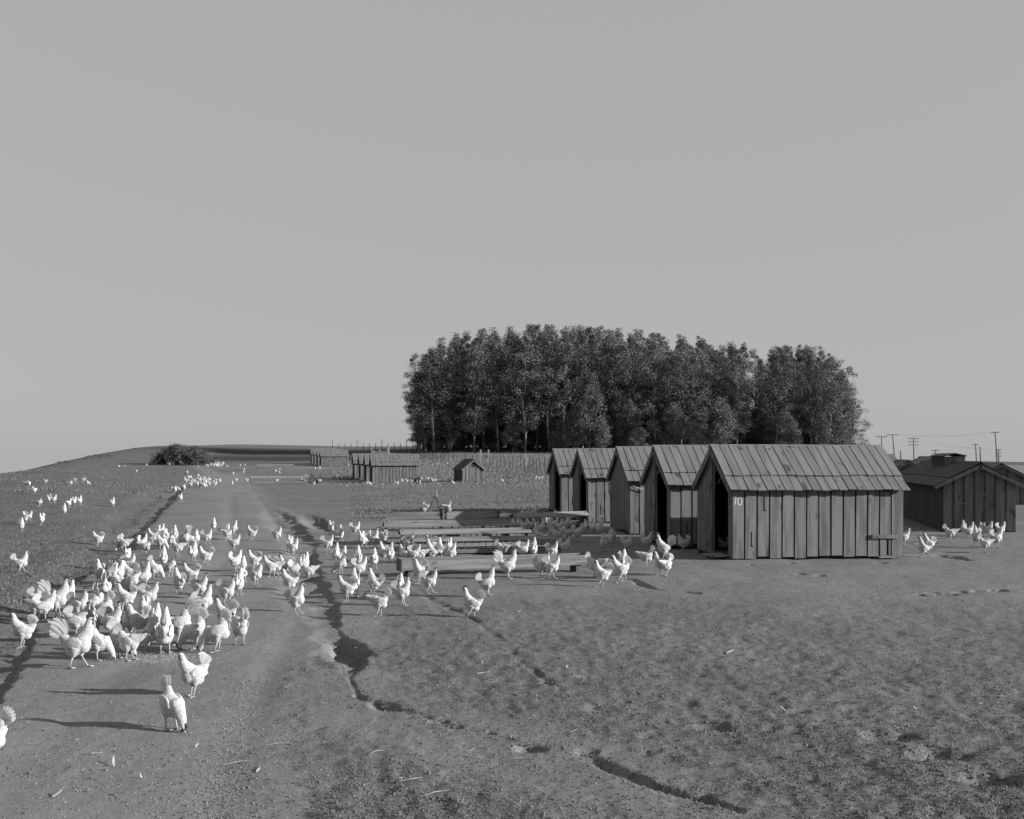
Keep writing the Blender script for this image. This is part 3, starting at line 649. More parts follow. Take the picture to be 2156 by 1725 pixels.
for y, nm in ((-0.18, 'front_side'), (0.16, 'back_side')):
    MB().box(0, Lt, y, y + 0.022, 0.12, 0.255).build(nm, M['woodx'], tr); MB().box(-0.01, Lt + 0.01, y - 0.012, y - 0.001, 0.105, 0.145).build('side_strip', M['woodx'], tr)
    MB().box(0, Lt, y + 0.001, y + 0.03, 0.257, 0.272).build('top_rail', M['woodx'], tr)
MB().box(0.02, Lt - 0.02, -0.157, 0.158, 0.12, 0.14).build('bottom', M['woodx'], tr)
for x in (-0.025, Lt + 0.003): MB().box(x, x + 0.022, -0.2, 0.2, 0.08, 0.28).build('end_board', M['woodz'], tr)
for x in (0.1, Lt * 0.55, Lt - 0.22): MB().box(x, x + 0.09, -0.15, 0.15, -0.05, 0.118).build('foot', M['woodz'], tr)
tag(tr, 'long open wooden trough nearest the camera, on block feet', 'trough', 'feeding troughs in the yard')
def water_stand(s=1.0):
    e = empty('water_stand')
    for y in (0, 0.55):
        MB().prism([(-0.30, -0.03), (-0.20, -0.03), (0.03, 0.55), (-0.05, 0.55)], 1, y, y + 0.03).build('leg', M['woodz'], e)
        MB().prism([(0.20, -0.03), (0.30, -0.03), (0.05, 0.55), (-0.03, 0.55)], 1, y + 0.031, y + 0.06).build('leg', M['woodz'], e)
    MB().box(-0.04, 0.04, -0.05, 0.65, 0.551, 0.6).build('ridge_beam', M['woodz'], e)
    for x in (-0.42, 0.42): MB().tube([(x, -0.05, 0.16), (x, 0.6, 0.16)], 0.1, 12).build('drum', M['metal'], e, True)
    MB().box(-0.5, 0.5, 0.2, 0.25, 0.02, 0.06).build('cross_bar', M['woodz'], e)
    e.scale = (s, s, s); return e
ws = water_stand(); p = gp(918, 1083); ws.location = p; ws.rotation_euler = (0, 0, R(8)); tag(ws, 'wooden A-frame water stand with drums behind the feeders', 'water stand')
ws2 = water_stand(1.2); p = gp(656, 1018); ws2.location = p; tag(ws2, 'A-frame water stand crowded with hens beside the middle shed row', 'water stand')
sp = empty('standpipe', gp(919, 1064)); MB().tube([(0.03, 0, -0.05), (0.0, 0, 0.62)], 0.022, 8).build('pipe', M['palewood'], sp); MB().tube([(-0.07, 0, 0.62), (0.07, 0, 0.62)], 0.03, 8).tube([(0, 0, .6), (0, 0, .68)], 0.025, 8).build('tap', M['metal'], sp)
tag(sp, 'thin upright water pipe with tap behind the A-frame stand', 'water pipe')
f1 = feeder(3.9, 0.5, 0.38, 0.3); place_line(f1, 527, 0, 76, 636, 77); tag(f1, 'long feeder beside the track in front of the middle sheds', 'feeder')
f2 = feeder(4.2, 0.5, 0.38, 0.3); place_line(f2, 540, 0, 128, 615, 129); tag(f2, 'long feeder near the most distant sheds', 'feeder')

# ------------------------------------------------------------------ hens
def remeshed(mb, name, mat, vox=0.0075, smooth=5, ratio=1.0, noise=0.002):
    me = mb.mesh('tmp', mat); o = bpy.data.objects.new('tmp', me); COL.objects.link(o)
    r = o.modifiers.new('r', 'REMESH'); r.mode = 'VOXEL'; r.voxel_size = vox
    s = o.modifiers.new('s', 'SMOOTH'); s.iterations = smooth; s.factor = 0.5
    if ratio < 1: d = o.modifiers.new('d', 'DECIMATE'); d.ratio = ratio
    dg = bpy.context.evaluated_depsgraph_get(); dg.update()
    nm = bpy.data.meshes.new_from_object(o.evaluated_get(dg)); nm.name = name
    bpy.data.objects.remove(o, do_unlink=True); bpy.data.meshes.remove(me)
    n = len(nm.vertices); co = np.empty(n * 3, np.float32); nm.vertices.foreach_get('co', co); co = co.reshape(-1, 3)
    if noise: # ruffled feathers
        k = fbm(co[:, 0] * 1.0 + co[:, 1] * 2.3, co[:, 2] + co[:, 1] * 1.1, 0.03, 9, 2); c = co.mean(0); d = co - c
        co = co + d / (np.linalg.norm(d, axis=1, keepdims=True) + 1e-6) * (k[:, None] * noise); nm.vertices.foreach_set('co', co.ravel())
    nm.polygons.foreach_set('use_smooth', np.ones(len(nm.polygons), dtype=bool))
    nm.materials.clear(); nm.materials.append(mat); nm.update(); return nm
def feather_blade(mb, base, ang, yaw, length, width, bend=0.0, mi=0, n=6):
    """one tail feather in the fore-and-aft plane: ang above straight back, yaw sideways, bend curls it backwards"""
    base = Vector(base); c = Vector(base); a = ang; L = []; Rr = []; seg = length / n
    for i in range(n + 1):
        t = i / n; w = width * (0.7 + 0.3 * math.sin(min(1, t * 1.35) * math.pi / 2)) * (1 if t < 0.78 else math.sqrt(max(0.02, 1 - ((t - 0.78) / 0.24) ** 2)))
        d = Vector((-math.cos(a) * math.cos(yaw), math.sin(yaw), math.sin(a) * math.cos(yaw)))
        nrm = Vector((math.sin(a), 0, math.cos(a)))
        L.append(c + nrm * w * 0.5); Rr.append(c - nrm * w * 0.5)
        c = c + d * seg; a -= bend / n
    vs = []; fs = []; sd = 1 if yaw > 0 else -1
    for i in range(n + 1): vs += [L[i], (L[i] + Rr[i]) * 0.5 + Vector((0, 0.0022 * sd, 0)), Rr[i]]
    for i in range(n): fs += [(3 * i, 3 * i + 1, 3 * i + 4, 3 * i + 3), (3 * i + 1, 3 * i + 2, 3 * i + 5, 3 * i + 4)]
    mb.add(vs, fs, mi)
HIP = Vector((0.0, 0, 0.2))
def hen_parts(pose, rooster=False, vox=0.0075, ratio=1.0):
    """meshes of a Leghorn looking along +x, feet at z 0"""
    pitch = {'s': 0.16, 'w': 0.10, 'p': -0.50, 'l': -0.16, 'u': 0.46, 'q': -0.46, 'r': 0.22, 't': 0.16}[pose]
    rot = Matrix.Rotation(-pitch, 3, 'Y')
    def T(p): return rot @ (Vector(p) - HIP) + HIP
    b = MB(); q3 = rot
    b.ball(T((-0.005, 0, 0.212)), (0.108, 0.079, 0.088), q3); b.ball(T((0.045, 0, 0.215)), (0.070, 0.073, 0.092), q3)
    b.ball(T((-0.075, 0, 0.240)), (0.060, 0.056, 0.062), q3); b.ball(T((-0.045, 0, 0.165)), (0.070, 0.064, 0.058), q3)
    b.tube([T((-0.06, 0, 0.245)), T((-0.10, 0, 0.28)), T((-0.128, 0, 0.325))], [0.060, 0.050, 0.030], 10, 0.72)
    n0 = T((0.052, 0, 0.262))
    if pose in 'sw': pts = [n0, (0.082, 0, 0.315), (0.096, 0, 0.355), (0.100, 0, 0.392), (0.108, 0, 0.418)]
    elif pose in 'rt': pts = [n0, (0.078, 0, 0.325), (0.092, 0, 0.372), (0.094, 0, 0.412), (0.102, 0, 0.440)]
    elif pose == 'u': pts = [n0, (0.052, 0, 0.345), (0.064, 0, 0.388), (0.070, 0, 0.425), (0.079, 0, 0.447)]
    elif pose == 'l': pts = [n0, (0.115, 0, 0.262), (0.150, 0, 0.278), (0.180, 0, 0.293), (0.200, 0, 0.304)]
    else: pts = [n0, (0.115, 0, 0.155), (0.145, 0, 0.105), (0.162, 0, 0.066), (0.170, 0, 0.045)]
    pts = [Vector(p) for p in pts]; k = 1.12 if rooster else 1.0
    b.tube([T((0.03, 0, 0.235))] + pts, [0.075, 0.067 * k, 0.052 * k, 0.040 * k, 0.030 * k, 0.024], 12)
    hd = pts[-1]; down = pose in 'pq'
    fa = R(-62) if down else R(-6)
    fw = Vector((math.cos(fa), 0, math.sin(fa))); upv = Vector((-math.sin(fa), 0, math.cos(fa)))
    hrot = Matrix.Rotation(-fa, 3, 'Y')
    b.ball(hd + fw * 0.006, (0.030, 0.0215, 0.0245), hrot)
    stride = {'w': (0.055, -0.055), 't': (0.065, -0.07), 's': (0.012, -0.006), 'l': (0.03, -0.03)}.get(pose, (0.02, -0.015))
    legs = []
    for s, dx in zip((1, -1), stride):
        kx = dx * 0.35
        b.tube([T((-0.012, s * 0.043, 0.195)), (kx + 0.0, s * 0.043, 0.142), (kx - 0.006, s * 0.041, 0.100)], [0.050, 0.037, 0.015], 10)
        l = MB(); ft = Vector((dx + 0.01, s * 0.042, 0.008)); hk = Vector((kx - 0.008, s * 0.041, 0.108))
        l.tube([hk, hk.lerp(ft, 0.5) + Vector((0.0, 0, 0)), ft], [0.0105, 0.0072, 0.0082], 7)
        for a in (-0.55, 0.0, 0.55):
            l.tube([ft, ft + Vector((0.026 * math.cos(a), 0.026 * math.sin(a), 0.0)), ft + Vector((0.052 * math.cos(a), 0.052 * math.sin(a), -0.004))], [0.007, 0.0055, 0.0028], 5)
        l.tube([ft + Vector((0, 0, 0.004)), ft + Vector((-0.024, 0, -0.003))], [0.006, 0.003], 5)
        legs.append(l)
    # comb, wattles, beak, eyes
    ck = 1.75 if rooster else 1.0
    cm = MB(); prof = [(-0.030, 0.010), (-0.034, 0.026), (-0.022, 0.030), (-0.018, 0.046), (-0.008, 0.034), (-0.002, 0.051), (0.007, 0.036), (0.014, 0.047), (0.019, 0.031), (0.027, 0.034), (0.030, 0.016), (0.02, 0.012)]
    vs = []
    for sgn in (1, -1):
        for (a, c) in prof: vs.append(hd + fw * a * (1.15 if rooster else 1) + upv * (0.014 + (c - 0.014) * ck) + Vector((0, sgn * 0.004 + (max(0, c - 0.03) * 0.5 if not rooster else 0), 0)))
    n = len(prof); cm.add(vs, [tuple(range(n)), tuple(range(2 * n - 1, n - 1, -1))] + [(i, n + i, n + (i + 1) % n, (i + 1) % n) for i in range(n)])
    wt = MB()
    for s in (1, -1): wt.ball(hd + fw * 0.022 - upv * (0.022 + 0.008 * ck) + Vector((0, s * 0.009, 0)), (0.009 * ck, 0.004, 0.014 * ck), hrot, 8, 6)
    wt.ball(hd + fw * 0.022 + upv * 0.0, (0.016, 0.0185, 0.0155), hrot, 10, 6)
    bk = MB(); bk.tube([hd + fw * 0.030, hd + fw * 0.042 + upv * 0.001, hd + fw * 0.056 - upv * 0.006], [0.009, 0.0065, 0.0018], 7)
    ey = MB()
    for s in (1, -1): ey.ball(hd + fw * 0.017 + upv * 0.005 + Vector((0, s * 0.0185, 0)), (0.0042, 0.003, 0.0042), None, 6, 4)
    # wings folded on the flanks
    wings = []
    for s in (1, -1):
        w = MB(); c = []
        for t in np.linspace(0, 1, 7):
            c.append(T((0.060 - 0.185 * t, s * (0.072 - 0.022 * t * t), 0.236 - 0.02 * t + 0.02 * t * t)))
        w.tube(c, [0.012, 0.044, 0.058, 0.058, 0.048, 0.031, 0.006], 12, 0.28)
        wings.append(w)
    # tail fan
    tl = []
    if rooster:
        for i, (a, l, bd) in enumerate([(105, .22, 1.0), (98, .27, 1.5), (90, .27, 1.7), (80, .24, 1.2), (68, .21, .7), (57, .20, .4), (46, .19, .25), (36, .17, .2), (26, .15, .2)]):
            for s in (1, -1): tl.append((T((-0.105, s * 0.008, 0.275)), R(a) + pitch * .5, s * R(5 + 3 * (i % 3)), l * 0.9, 0.030 if bd > 0.9 else 0.036, bd))
    else:
        base_a = {'s': 0, 'w': -8, 'l': -14, 'u': -26, 'p': 8}.get(pose, 0)
        for i, a in enumerate((100, 92, 83, 73, 62, 51)):
            for s in (1, -1): tl.append((T((-0.100, s * 0.008, 0.275)), R(a + base_a) + pitch * 0.6, s * R(3 + 2.2 * i), (0.150, 0.156, 0.152, 0.142, 0.13, 0.115)[i] * (1 - 0.04 * (s > 0)), 0.036, 0.05))
    return dict(body=b, legs=legs, comb=cm, wattle=wt, beak=bk, eyes=ey, wings=wings, tail=tl)
HENM = {}
def hen_meshes(pose, rooster):
    P = hen_parts(pose, rooster); k = pose
    D = {'body': remeshed(P['body'], 'body', M['feather'], 0.0078, 5, 0.6)}
    D['leg'] = [l.mesh('leg', M['leg'], True) for l in P['legs']]
    D['comb'] = P['comb'].mesh('comb', M['comb']); D['wattle'] = P['wattle'].mesh('wattle', M['comb'], True)
    D['beak'] = P['beak'].mesh('beak', M['beak'], True); D['eye'] = P['eyes'].mesh('eye', M['eye'], True)
    D['wing'] = [w.mesh('wing', M['feather'], True) for w in P['wings']]
    t = MB(); D['feathers'] = []
    for f in P['tail']:
        feather_blade(t, *f); u = MB(); feather_blade(u, *f); D['feathers'].append(u.mesh('tail_feather', M['quill']))
    D['tail'] = t.mesh('tail', M['quill'])
    # small far bird: everything in one light mesh
    w = MB()
    far = remeshed(P['body'], 'far', M['feather'], 0.014, 2, 0.5, 0)
    w.add([v.co for v in far.vertices], [tuple(p.vertices) for p in far.polygons], 0)
    for f in P['tail'][::2]: feather_blade(w, *f, 0, 2)
    for l in P['legs']: w.add(l.v, l.f, 1)
    w.add(P['comb'].v, P['comb'].f, 2); w.add(P['wattle'].v, P['wattle'].f, 2)
    D['far'] = w.mesh('hen', [M['feather'], M['leg'], M['comb']])
    zt = max(v.co.z for v in D['tail'].vertices); zc = max(v.co.z for v in D['comb'].vertices); D['h'] = max(zt, zc)
    return D
for ps in 'swplu': HENM[ps] = hen_meshes(ps, False)
for ps in 'rqt': HENM[ps] = hen_meshes(ps, True)
FACE = {'R': 0, 'RB': 45, 'B': 90, 'LB': 135, 'L': 180, 'LF': 225, 'F': 270, 'RF': 315}
FTXT = {'R': 'facing right', 'RB': 'turned away to the right', 'B': 'seen from behind', 'LB': 'turned away to the left', 'L': 'facing left', 'LF': 'coming forward to the left', 'F': 'facing the camera', 'RF': 'coming forward to the right'}
PTXT = {'s': 'standing', 'w': 'walking', 'p': 'pecking', 'l': 'with neck low', 'u': 'upright', 'r': 'standing', 'q': 'pecking', 't': 'striding'}
hens = []
def hen(xd, yd, hd, face, pose, flock, detail=None, dz=0.0, label=None):
    p = gp(xd, yd); D = HENM[pose]; Z = p.y
    s = hd / F * Z / D['h']; s = min(max(s, 0.82), 1.22)
    if pose in 'rqt': s = min(max(hd / F * Z / D['h'], 1.0), 1.3)
    rs = random.Random(int(xd * 7 + yd * 13))
    if pose == 's' and label is None:
        pose = rs.choice('sssswwul' if hd > 20 else 'sswl'); D = HENM[pose]
    rz = R(FACE[face] + rs.uniform(-14, 14)); px = hd * 0.475
    nm = 'rooster' if pose in 'rqt' else 'hen'
    if px < 9.5 and detail is None:
        o = obj(nm, D['far'], None, p, (0, 0, rz))
    else:
        o = empty(nm, p, rz)
        obj('body', D['body'], o)
        for l in D['leg']: obj('leg', l, o)
        for w in D['wing']: obj('wing', w, o)
        if px > 36:
            t = bpy.data.objects.new('tail', None); link(t, o)
            for f in D['feathers']: obj('tail_feather', f, t)
        else: obj('tail', D['tail'], o)
        for k in ('comb', 'wattle', 'beak'): obj(k, D[k], o)
        if px > 18: obj('eye', D['eye'], o)
    o.scale = (s * rs.uniform(.96, 1.05), s * rs.uniform(.94, 1.06), s)
    o.location.z += dz; o.rotation_euler.x = rs.uniform(-.04, .04); o.rotation_euler.y = rs.uniform(-.09, .07) if pose in 'swu' else 0
    hens.append((xd, yd, o, pose, face, flock, label)); return o
crowd = MB()
def crowd_bird(xd, yd, hd, face, pose):
    p = gp(xd, yd); me = HENM[pose]['far']; k = min(max(hd / F * p.y / HENM[pose]['h'], .8), 1.16)
    mt = Matrix.Translation(p) @ Matrix.Rotation(R(FACE[face] + random.uniform(-20, 20)), 4, 'Z') @ Matrix.Scale(k, 4)
    n0 = len(crowd.v); crowd.v += [tuple(mt @ v.co) for v in me.vertices]
    for q in me.polygons: crowd.f.append(tuple(i + n0 for i in q.vertices)); crowd.mi.append(q.material_index)
def table(ox, oy, sc, flock, txt, extra=0.0):
    for row in txt.strip().split(';'):
        q = row.split()
        if len(q) < 5: continue
        x, y, h = (float(v) for v in q[:3]); x += 0
        (crowd_bird if flock in ('bend', 'bush') else hen)((ox + x / sc) / 1.89981, (oy + (y + extra) / sc) / 1.89981, h / sc / 1.89981, q[3], q[4], *(() if flock in ('bend', 'bush') else (flock,)))
# every bird read off the photograph: x, y of the feet and height (in pixels of an enlarged view), facing, pose
table(70, 1740, 2.156, 'slope', '''32 830 100 B s;62 765 100 LB s;96 755 88 R s;205 778 100 F s;405 690 92 B u;445 630 75 F s;490 610 70 B s;542 605 76 B u;190 620 65 L p;278 590 70 B s;318 592 76 R s;
148 508 58 B l;68 445 28 L s;103 445 42 B s;240 425 42 R s;458 440 40 L p;495 412 30 R l;568 410 36 R s;605 438 36 R p;825 620 78 B u;1027 327 16 B s;875 285 12 R s;922 282 12 L p;1113 272 18 B s''')
table(70, 1740, 2.156, 'ditch', '''1410 575 76 B u;1345 500 66 R s;1362 503 70 B s;1385 492 42 R p;1440 480 55 B s;1465 338 24 B s;1555 287 26 R s;1805 281 26 L s;1700 452 66 R s;1688 420 50 L s;1715 415 42 B s;1745 415 24 B s;1850 440 52 F s;1885 408 30 R s;1980 410 30 L s;1560 368 36 B s;1860 350 22 B s;1950 335 26 B s;1955 312 26 F s;1920 271 18 R p;1962 270 18 L p;1310 265 14 R s;1340 263 12 L p''')
rs = random.Random(21)
for k in range(54):   # the crowd at the bend of the track
    x = 1445 + 215 * rs.random(); y = 400 + 0.10 * (x - 1445) + rs.uniform(-24, 48)
    table(70, 1740, 2.156, 'bend', f"{x} {y} {38 + (y - 380) * 0.28} {rs.choice(['R', 'L', 'B', 'F', 'RB', 'LB', 'RF'])} {rs.choice('sswplu')}")
for k in range(34):   # the crowd below the bush
    x = 1622 + 160 * rs.random(); y = 262 + rs.uniform(-6, 26) - 0.05 * (x - 1622)
    table(70, 1740, 2.156, 'bush', f"{x} {y} {24 + (y - 255) * 0.2} {rs.choice(['R', 'L', 'B', 'F'])} {rs.choice('sspl')}")
table(70, 1740, 2.156, 'track', '''697 962 122 L s;925 1000 135 R l;880 998 66 F p;1078 1008 165 RB s;1098 1042 95 L l;1240 900 145 B s;1235 990 140 R p;1272 978 120 R p;1305 958 95 RB p;1385 1045 130 R l;1360 920 95 B u;
1440 970 170 LB q;1482 965 135 R p;1540 960 160 F s;1640 950 132 R s;1692 832 82 B s;1165 940 90 L s;1330 985 90 B p''')
table(70, 2150, 2.156, 'track', '''40 305 105 R s;945 230 142 B s;1262 262 160 B u;1520 205 136 B u;1622 245 165 L s;965 325 126 R s;700 402 212 F u;822 392 172 RF s;755 540 160 B p;880 402 112 B s;917 392 102 L s;957 396 92 L s;
1062 430 150 B s;1112 432 215 RB u;1182 362 122 R p;1392 492 250 LB u;1322 342 66 L p;1500 420 190 L s;1565 540 190 R s;1622 680 262 R u;1812 580 255 R s;1906 500 165 B u;640 700 60 L p;860 480 120 R p;990 480 130 L p;800 470 130 B s''')
table(70, 2150, 2.156, 'front', '''165 722 152 L l;235 726 280 RB s;345 682 330 R r;188 645 175 R s;442 622 205 B s;545 705 255 R s;685 640 182 B p;752 740 262 L p;942 636 240 L s;1132 622 256 R s;1092 765 225 F s;
520 1128 430 R t;510 860 170 R s;655 850 200 B p;700 1062 240 R p;965 1062 325 R l;878 1035 270 R p;1115 995 330 L p;942 850 210 B p;1040 860 190 L s;1272 1006 420 B s;1400 925 420 L q;1535 962 365 L p;1725 992 380 L p;1795 800 285 L s;1915 930 340 LB l;45 950 215 L s;
1190 870 230 B s;820 860 200 R s''')
hen(407, 1465, 103, 'LF', 's', 'single', label='white hen standing alone on the track, tail fanned, facing left')
hen(359, 1536, 112, 'RF', 'p', 'single', label='white hen pecking toward the camera with a dark comb, long shadow behind')
hen(-22, 1608, 96, 'L', 'l', 'single', label='white hen cut by the left edge, nearest to the camera')
table(900, 2000, 2.695, 'gully', '''97 382 165 R u;287 436 150 L s;566 452 162 R s;35 430 80 B s;97 552 165 R s;25 440 92 L s;690 562 190 F s;742 602 172 R s;1107 562 195 R s;1140 374 160 LB s;1190 472 200 L s;1247 444 172 B s;1412 386 152 R s;1478 515 150 LF s;1520 505 190 RB s;
1612 522 218 R s;1702 484 190 LB s;1195 684 210 B u;1258 722 180 RB s;1432 722 200 B u;1607 742 240 B s;1702 664 236 LB u;1787 684 236 B u;115 772 215 RB s;192 888 290 B s;337 928 235 R s;312 764 132 L s;490 832 180 L s;548 832 200 R l;652 824 215 L s;766 852 215 RB s;
862 790 145 B s;905 878 215 R l;778 1228 342 R s;690 1010 222 L s;1320 1092 300 L s;1395 1040 330 B s;1250 800 85 L p;1442 860 200 R s;1590 1030 262 L s;1662 1258 335 L s;1925 1138 330 R s;1880 1075 250 B s;2085 905 262 L s''')
table(1480, 1950, 2.156, 'trough', '''300 655 118 L s;378 655 150 R s;432 652 100 R l;340 560 120 R s;520 640 215 L u;602 600 150 B s;532 560 120 L s;680 592 142 B s;702 650 165 R s;416 802 175 L s;516 917 222 R s;1020 938 248 R s;872 1134 288 L w;1192 793 256 R r;
1472 783 240 R s;1562 792 224 R w;1322 615 150 R s;1142 605 165 R s;1412 605 150 B s;1580 625 128 R s;745 470 140 R s;590 470 90 L p;680 470 80 B p;1000 470 90 R p;1165 460 80 R l;492 215 95 R l;664 222 112 L s''')
table(1480, 1950, 2.156, 'shade', '''1690 582 145 R s;1437 440 150 F s;1482 400 140 R u;1380 380 95 L s;1800 463 166 R s;1230 385 95 B s;1282 385 100 B s;1318 390 95 L s;1545 398 135 B u;1600 372 120 R s;1630 300 100 R l;1320 285 120 B s;1348 280 110 R s;1415 280 125 R s;1640 396 122 R s;
1692 376 112 RB s;1746 366 95 R s;1712 462 108 R l;1862 396 112 B s;1922 400 122 B s;1987 404 132 R s;2092 484 132 B s;2012 552 140 B u;1560 470 120 B s;1605 475 110 L s;1450 480 110 R p;1500 330 90 L s''')
table(2150, 1700, 2.156, 'doors', '''1252 1096 172 L s;942 1082 176 R s;782 1096 152 R s;567 1094 145 B s;637 1052 160 B s;935 1226 200 L s;1085 1160 195 L r;1062 1292 215 L s;1112 1300 208 LF s;545 1394 245 L s;500 1312 232 R s;716 1356 252 L s;735 1325 280 B r;1602 1108 120 L s''')
table(3450, 1680, 2.875, 'right', '''470 1440 215 R s;690 1582 244 L s;762 1532 238 L s;1010 1398 204 R l;1160 1330 150 B s;1225 1366 205 R s;1310 1455 258 B s;1410 1524 232 R s;1382 1345 100 B s;1455 1345 150 R s;1546 1472 255 R s;1592 1345 165 R s''')
table(1200, 1740, 2.156, 'far', '''20 415 58 R s;55 375 40 L s;120 440 36 R s;170 377 28 L s;335 386 40 B s;460 377 26 R s;425 386 24 B s;525 411 28 R s;600 441 36 R p;577 436 36 L s;838 440 42 R s;880 418 34 F s;920 418 32 L s;960 422 26 R l;1010 432 40 B s;1032 432 30 B s;
1048 391 28 B s;1105 396 32 R s;1140 412 40 L s;1165 411 32 R s;1278 401 32 B s;1300 406 28 B s;1315 430 28 R p;1740 411 38 R p;2030 390 30 R s;2060 390 24 L l;2085 386 32 R s;1140 271 20 R s;1185 263 17 L s;1245 276 16 R p;1272 263 20 B s;1320 259 20 R s;1350 263 16 L s;
130 300 26 B s;170 298 32 B s;295 272 24 R s;312 270 24 L s;330 273 22 R s;345 271 20 L p;362 272 22 B s;380 273 22 R s;400 273 24 L s;420 271 24 B s''')
# far fountain birds and those nearest the distant feeder
table(960, 1860, 6.341, 'far', '''1000 160 80 R s;912 195 85 B s;990 232 55 R p;1910 130 75 B s;2020 125 95 R s;930 455 100 R l;1320 30 50 L p''')
tag(crowd.build('hen_crowd', [M['feather'], M['leg'], M['comb']]), 'packed crowds of tiny white hens at the far end of the track', 'hens', kind='stuff')
PLACE = {'slope': 'on the slope left of ditch', 'ditch': 'along the upper track', 'track': 'in the flock left of track', 'front': 'in the foremost crowd', 'gully': 'around the gully',
         'trough': 'among the feeding troughs', 'shade': 'between troughs and sheds', 'doors': 'before the shed doors', 'right': 'right of the numbered shed', 'far': 'around the distant sheds'}
def ordn(i, n):
    if i == 0: return 'leftmost'
    if i == n - 1: return 'rightmost'
    w = ['', 'second', 'third', 'fourth', 'fifth', 'sixth', 'seventh', 'eighth', 'ninth', 'tenth']
    return (w[i] if i < 10 else f'{i + 1}' + ('th' if 10 <= i % 100 <= 12 else {0: 'st', 1: 'nd', 2: 'rd'}.get(i % 10, 'th'))) + ' from left'
byf = {}
for h in hens: byf.setdefault(h[5], []).append(h)
for fl, L in byf.items():
    L.sort(key=lambda h: h[0])
    for i, (x, y, o, ps, fc, _, lb) in enumerate(L):
        kind = o.name.split('.')[0]
        if lb: tag(o, lb, kind, 'white hens on the farm')
        else: tag(o, f'white {kind} {FTXT[fc]}, {ordn(i, len(L))} {PLACE[fl]}', kind, 'white hens on the farm')

# ------------------------------------------------------------------ trees
def leaf_quads(C, rad, per, size, droop=0.5, flat=0.8, seed=0):
    g = np.random.default_rng(seed); n = len(C) * per
    d = g.normal(size=(n, 3)); d /= np.linalg.norm(d, axis=1, keepdims=True)
    rr = np.repeat(rad, per)[:, None] * (g.random((n, 1)) ** 0.45); P = np.repeat(C, per, 0) + d * rr * np.array([1, 1, flat])
    a = g.normal(size=(n, 3)); a[:, 2] -= droop; a /= np.linalg.norm(a, axis=1, keepdims=True)
    b = np.cross(a, g.normal(size=(n, 3))); b /= np.linalg.norm(b, axis=1, keepdims=True) + 1e-9
    L = (size * (0.6 + 0.8 * g.random((n, 1)))) * a; W = (size * 0.42 * (0.6 + 0.8 * g.random((n, 1)))) * b
    V = np.stack([P - L * .5, P + W * .5, P + L * .5, P - W * .5], 1)
    return V.reshape(-1, 3)
def euc_proto(k, H=25.0, W=2.6, low=0.22, rounded=False, sparse=1.0, lean=0.0):
    g = np.random.default_rng(100 + k); t = MB(); n = 9
    pts = [(lean * (i / n) ** 2 + 0.25 * math.sin(i * 0.9 + k), 0.2 * math.cos(i * 1.1 + k), H * 0.97 * i / n - 0.3) for i in range(n + 1)]
    t.tube(pts, [0.21 * (1 - 0.86 * i / n) + 0.012 for i in range(n + 1)], 7)
    C = []; RR = []
    nb = int((76 if not rounded else 105) * sparse)
    for i in range(nb):
        f = low + (1 - low) * (i + g.random()) / nb
        z = H * f; ax = np.interp(z, [p[2] for p in pts], [p[0] for p in pts]); ay = np.interp(z, [p[2] for p in pts], [p[1] for p in pts])
        if rounded: w = W * math.sqrt(max(0.03, 1 - ((f - 0.45) / 0.56) ** 2))
        else: w = W * (0.55 + 0.6 * math.sin(math.pi * min(1, (f - low) / (1 - low) * 0.9 + 0.08))) * (1.0 if f < 0.83 else max(0.2, (1.03 - f) / 0.20))
        an = g.random() * 2 * math.pi; rad = w * math.sqrt(g.random())
        c = np.array([ax + rad * math.cos(an), ay + rad * math.sin(an), z + g.normal() * 0.2]); rr = 0.65 + 0.85 * g.random()
        if f > 0.88: rr *= 0.62
        C.append(c); RR.append(rr)
        if rad > 0.7: t.tube([(ax, ay, max(0.3, z - rad * 0.9 - 0.4)), tuple((c + np.array([ax, ay, z])) / 2 - np.array([0, 0, 0.3])), tuple(c)], [0.075, 0.05, 0.02], 4)
    C = np.array(C); RR = np.array(RR)
    V = leaf_quads(C, RR, 92, 0.31, 0.7, 0.95, 200 + k)
    return t.mesh('trunk', M['bark'], True), np_mesh('crown', V, 4, M['leaf'])
EUC = [euc_proto(k, 25, 2.7 + 0.3 * (k % 3), low) for k, low in enumerate((0.16, 0.24, 0.10, 0.30, 0.2, 0.05))]
EUC_R = [euc_proto(20, 25, 4.6, 0.05, True), euc_proto(21, 25, 4.0, 0.1, True)]
EUC_L = [euc_proto(30, 25, 2.6, 0.1, False, 0.8, -1.2), euc_proto(31, 25, 2.0, 0.08, False, 0.7, 0.5)]
EUC_S = [euc_proto(40, 13, 2.6, 0.3, True, 0.8), euc_proto(41, 11, 2.2, 0.25, True, 0.7)]
TOPX = [868, 885, 905, 930, 985, 1050, 1100, 1145, 1195, 1240, 1300, 1350, 1420, 1470, 1530, 1580, 1625, 1660, 1700, 1740, 1770, 1800, 1815]
TOPY = [800, 748, 735, 706, 700, 694, 690, 684, 690, 690, 697, 694, 711, 712, 718, 730, 733, 727, 728, 742, 775, 825, 880]
tg = random.Random(5); ntree = 0
def tree(proto, x, y, H, href, label, rz=None, wid=1.0):
    global ntree
    e = empty('eucalyptus_tree', (x, y, gz(x, y) - 0.2), tg.uniform(0, 6.28) if rz is None else rz)
    s = H / href; e.scale = (wid * (0.8 + 0.2 * s), wid * (0.8 + 0.2 * s), s)
    obj('trunk', proto[0], e); obj('crown', proto[1], e)
    tag(e, label, 'tree', 'eucalyptus trees of the grove'); ntree += 1; return e
IN = 'tall slender eucalyptus packed inside the dense dark grove'
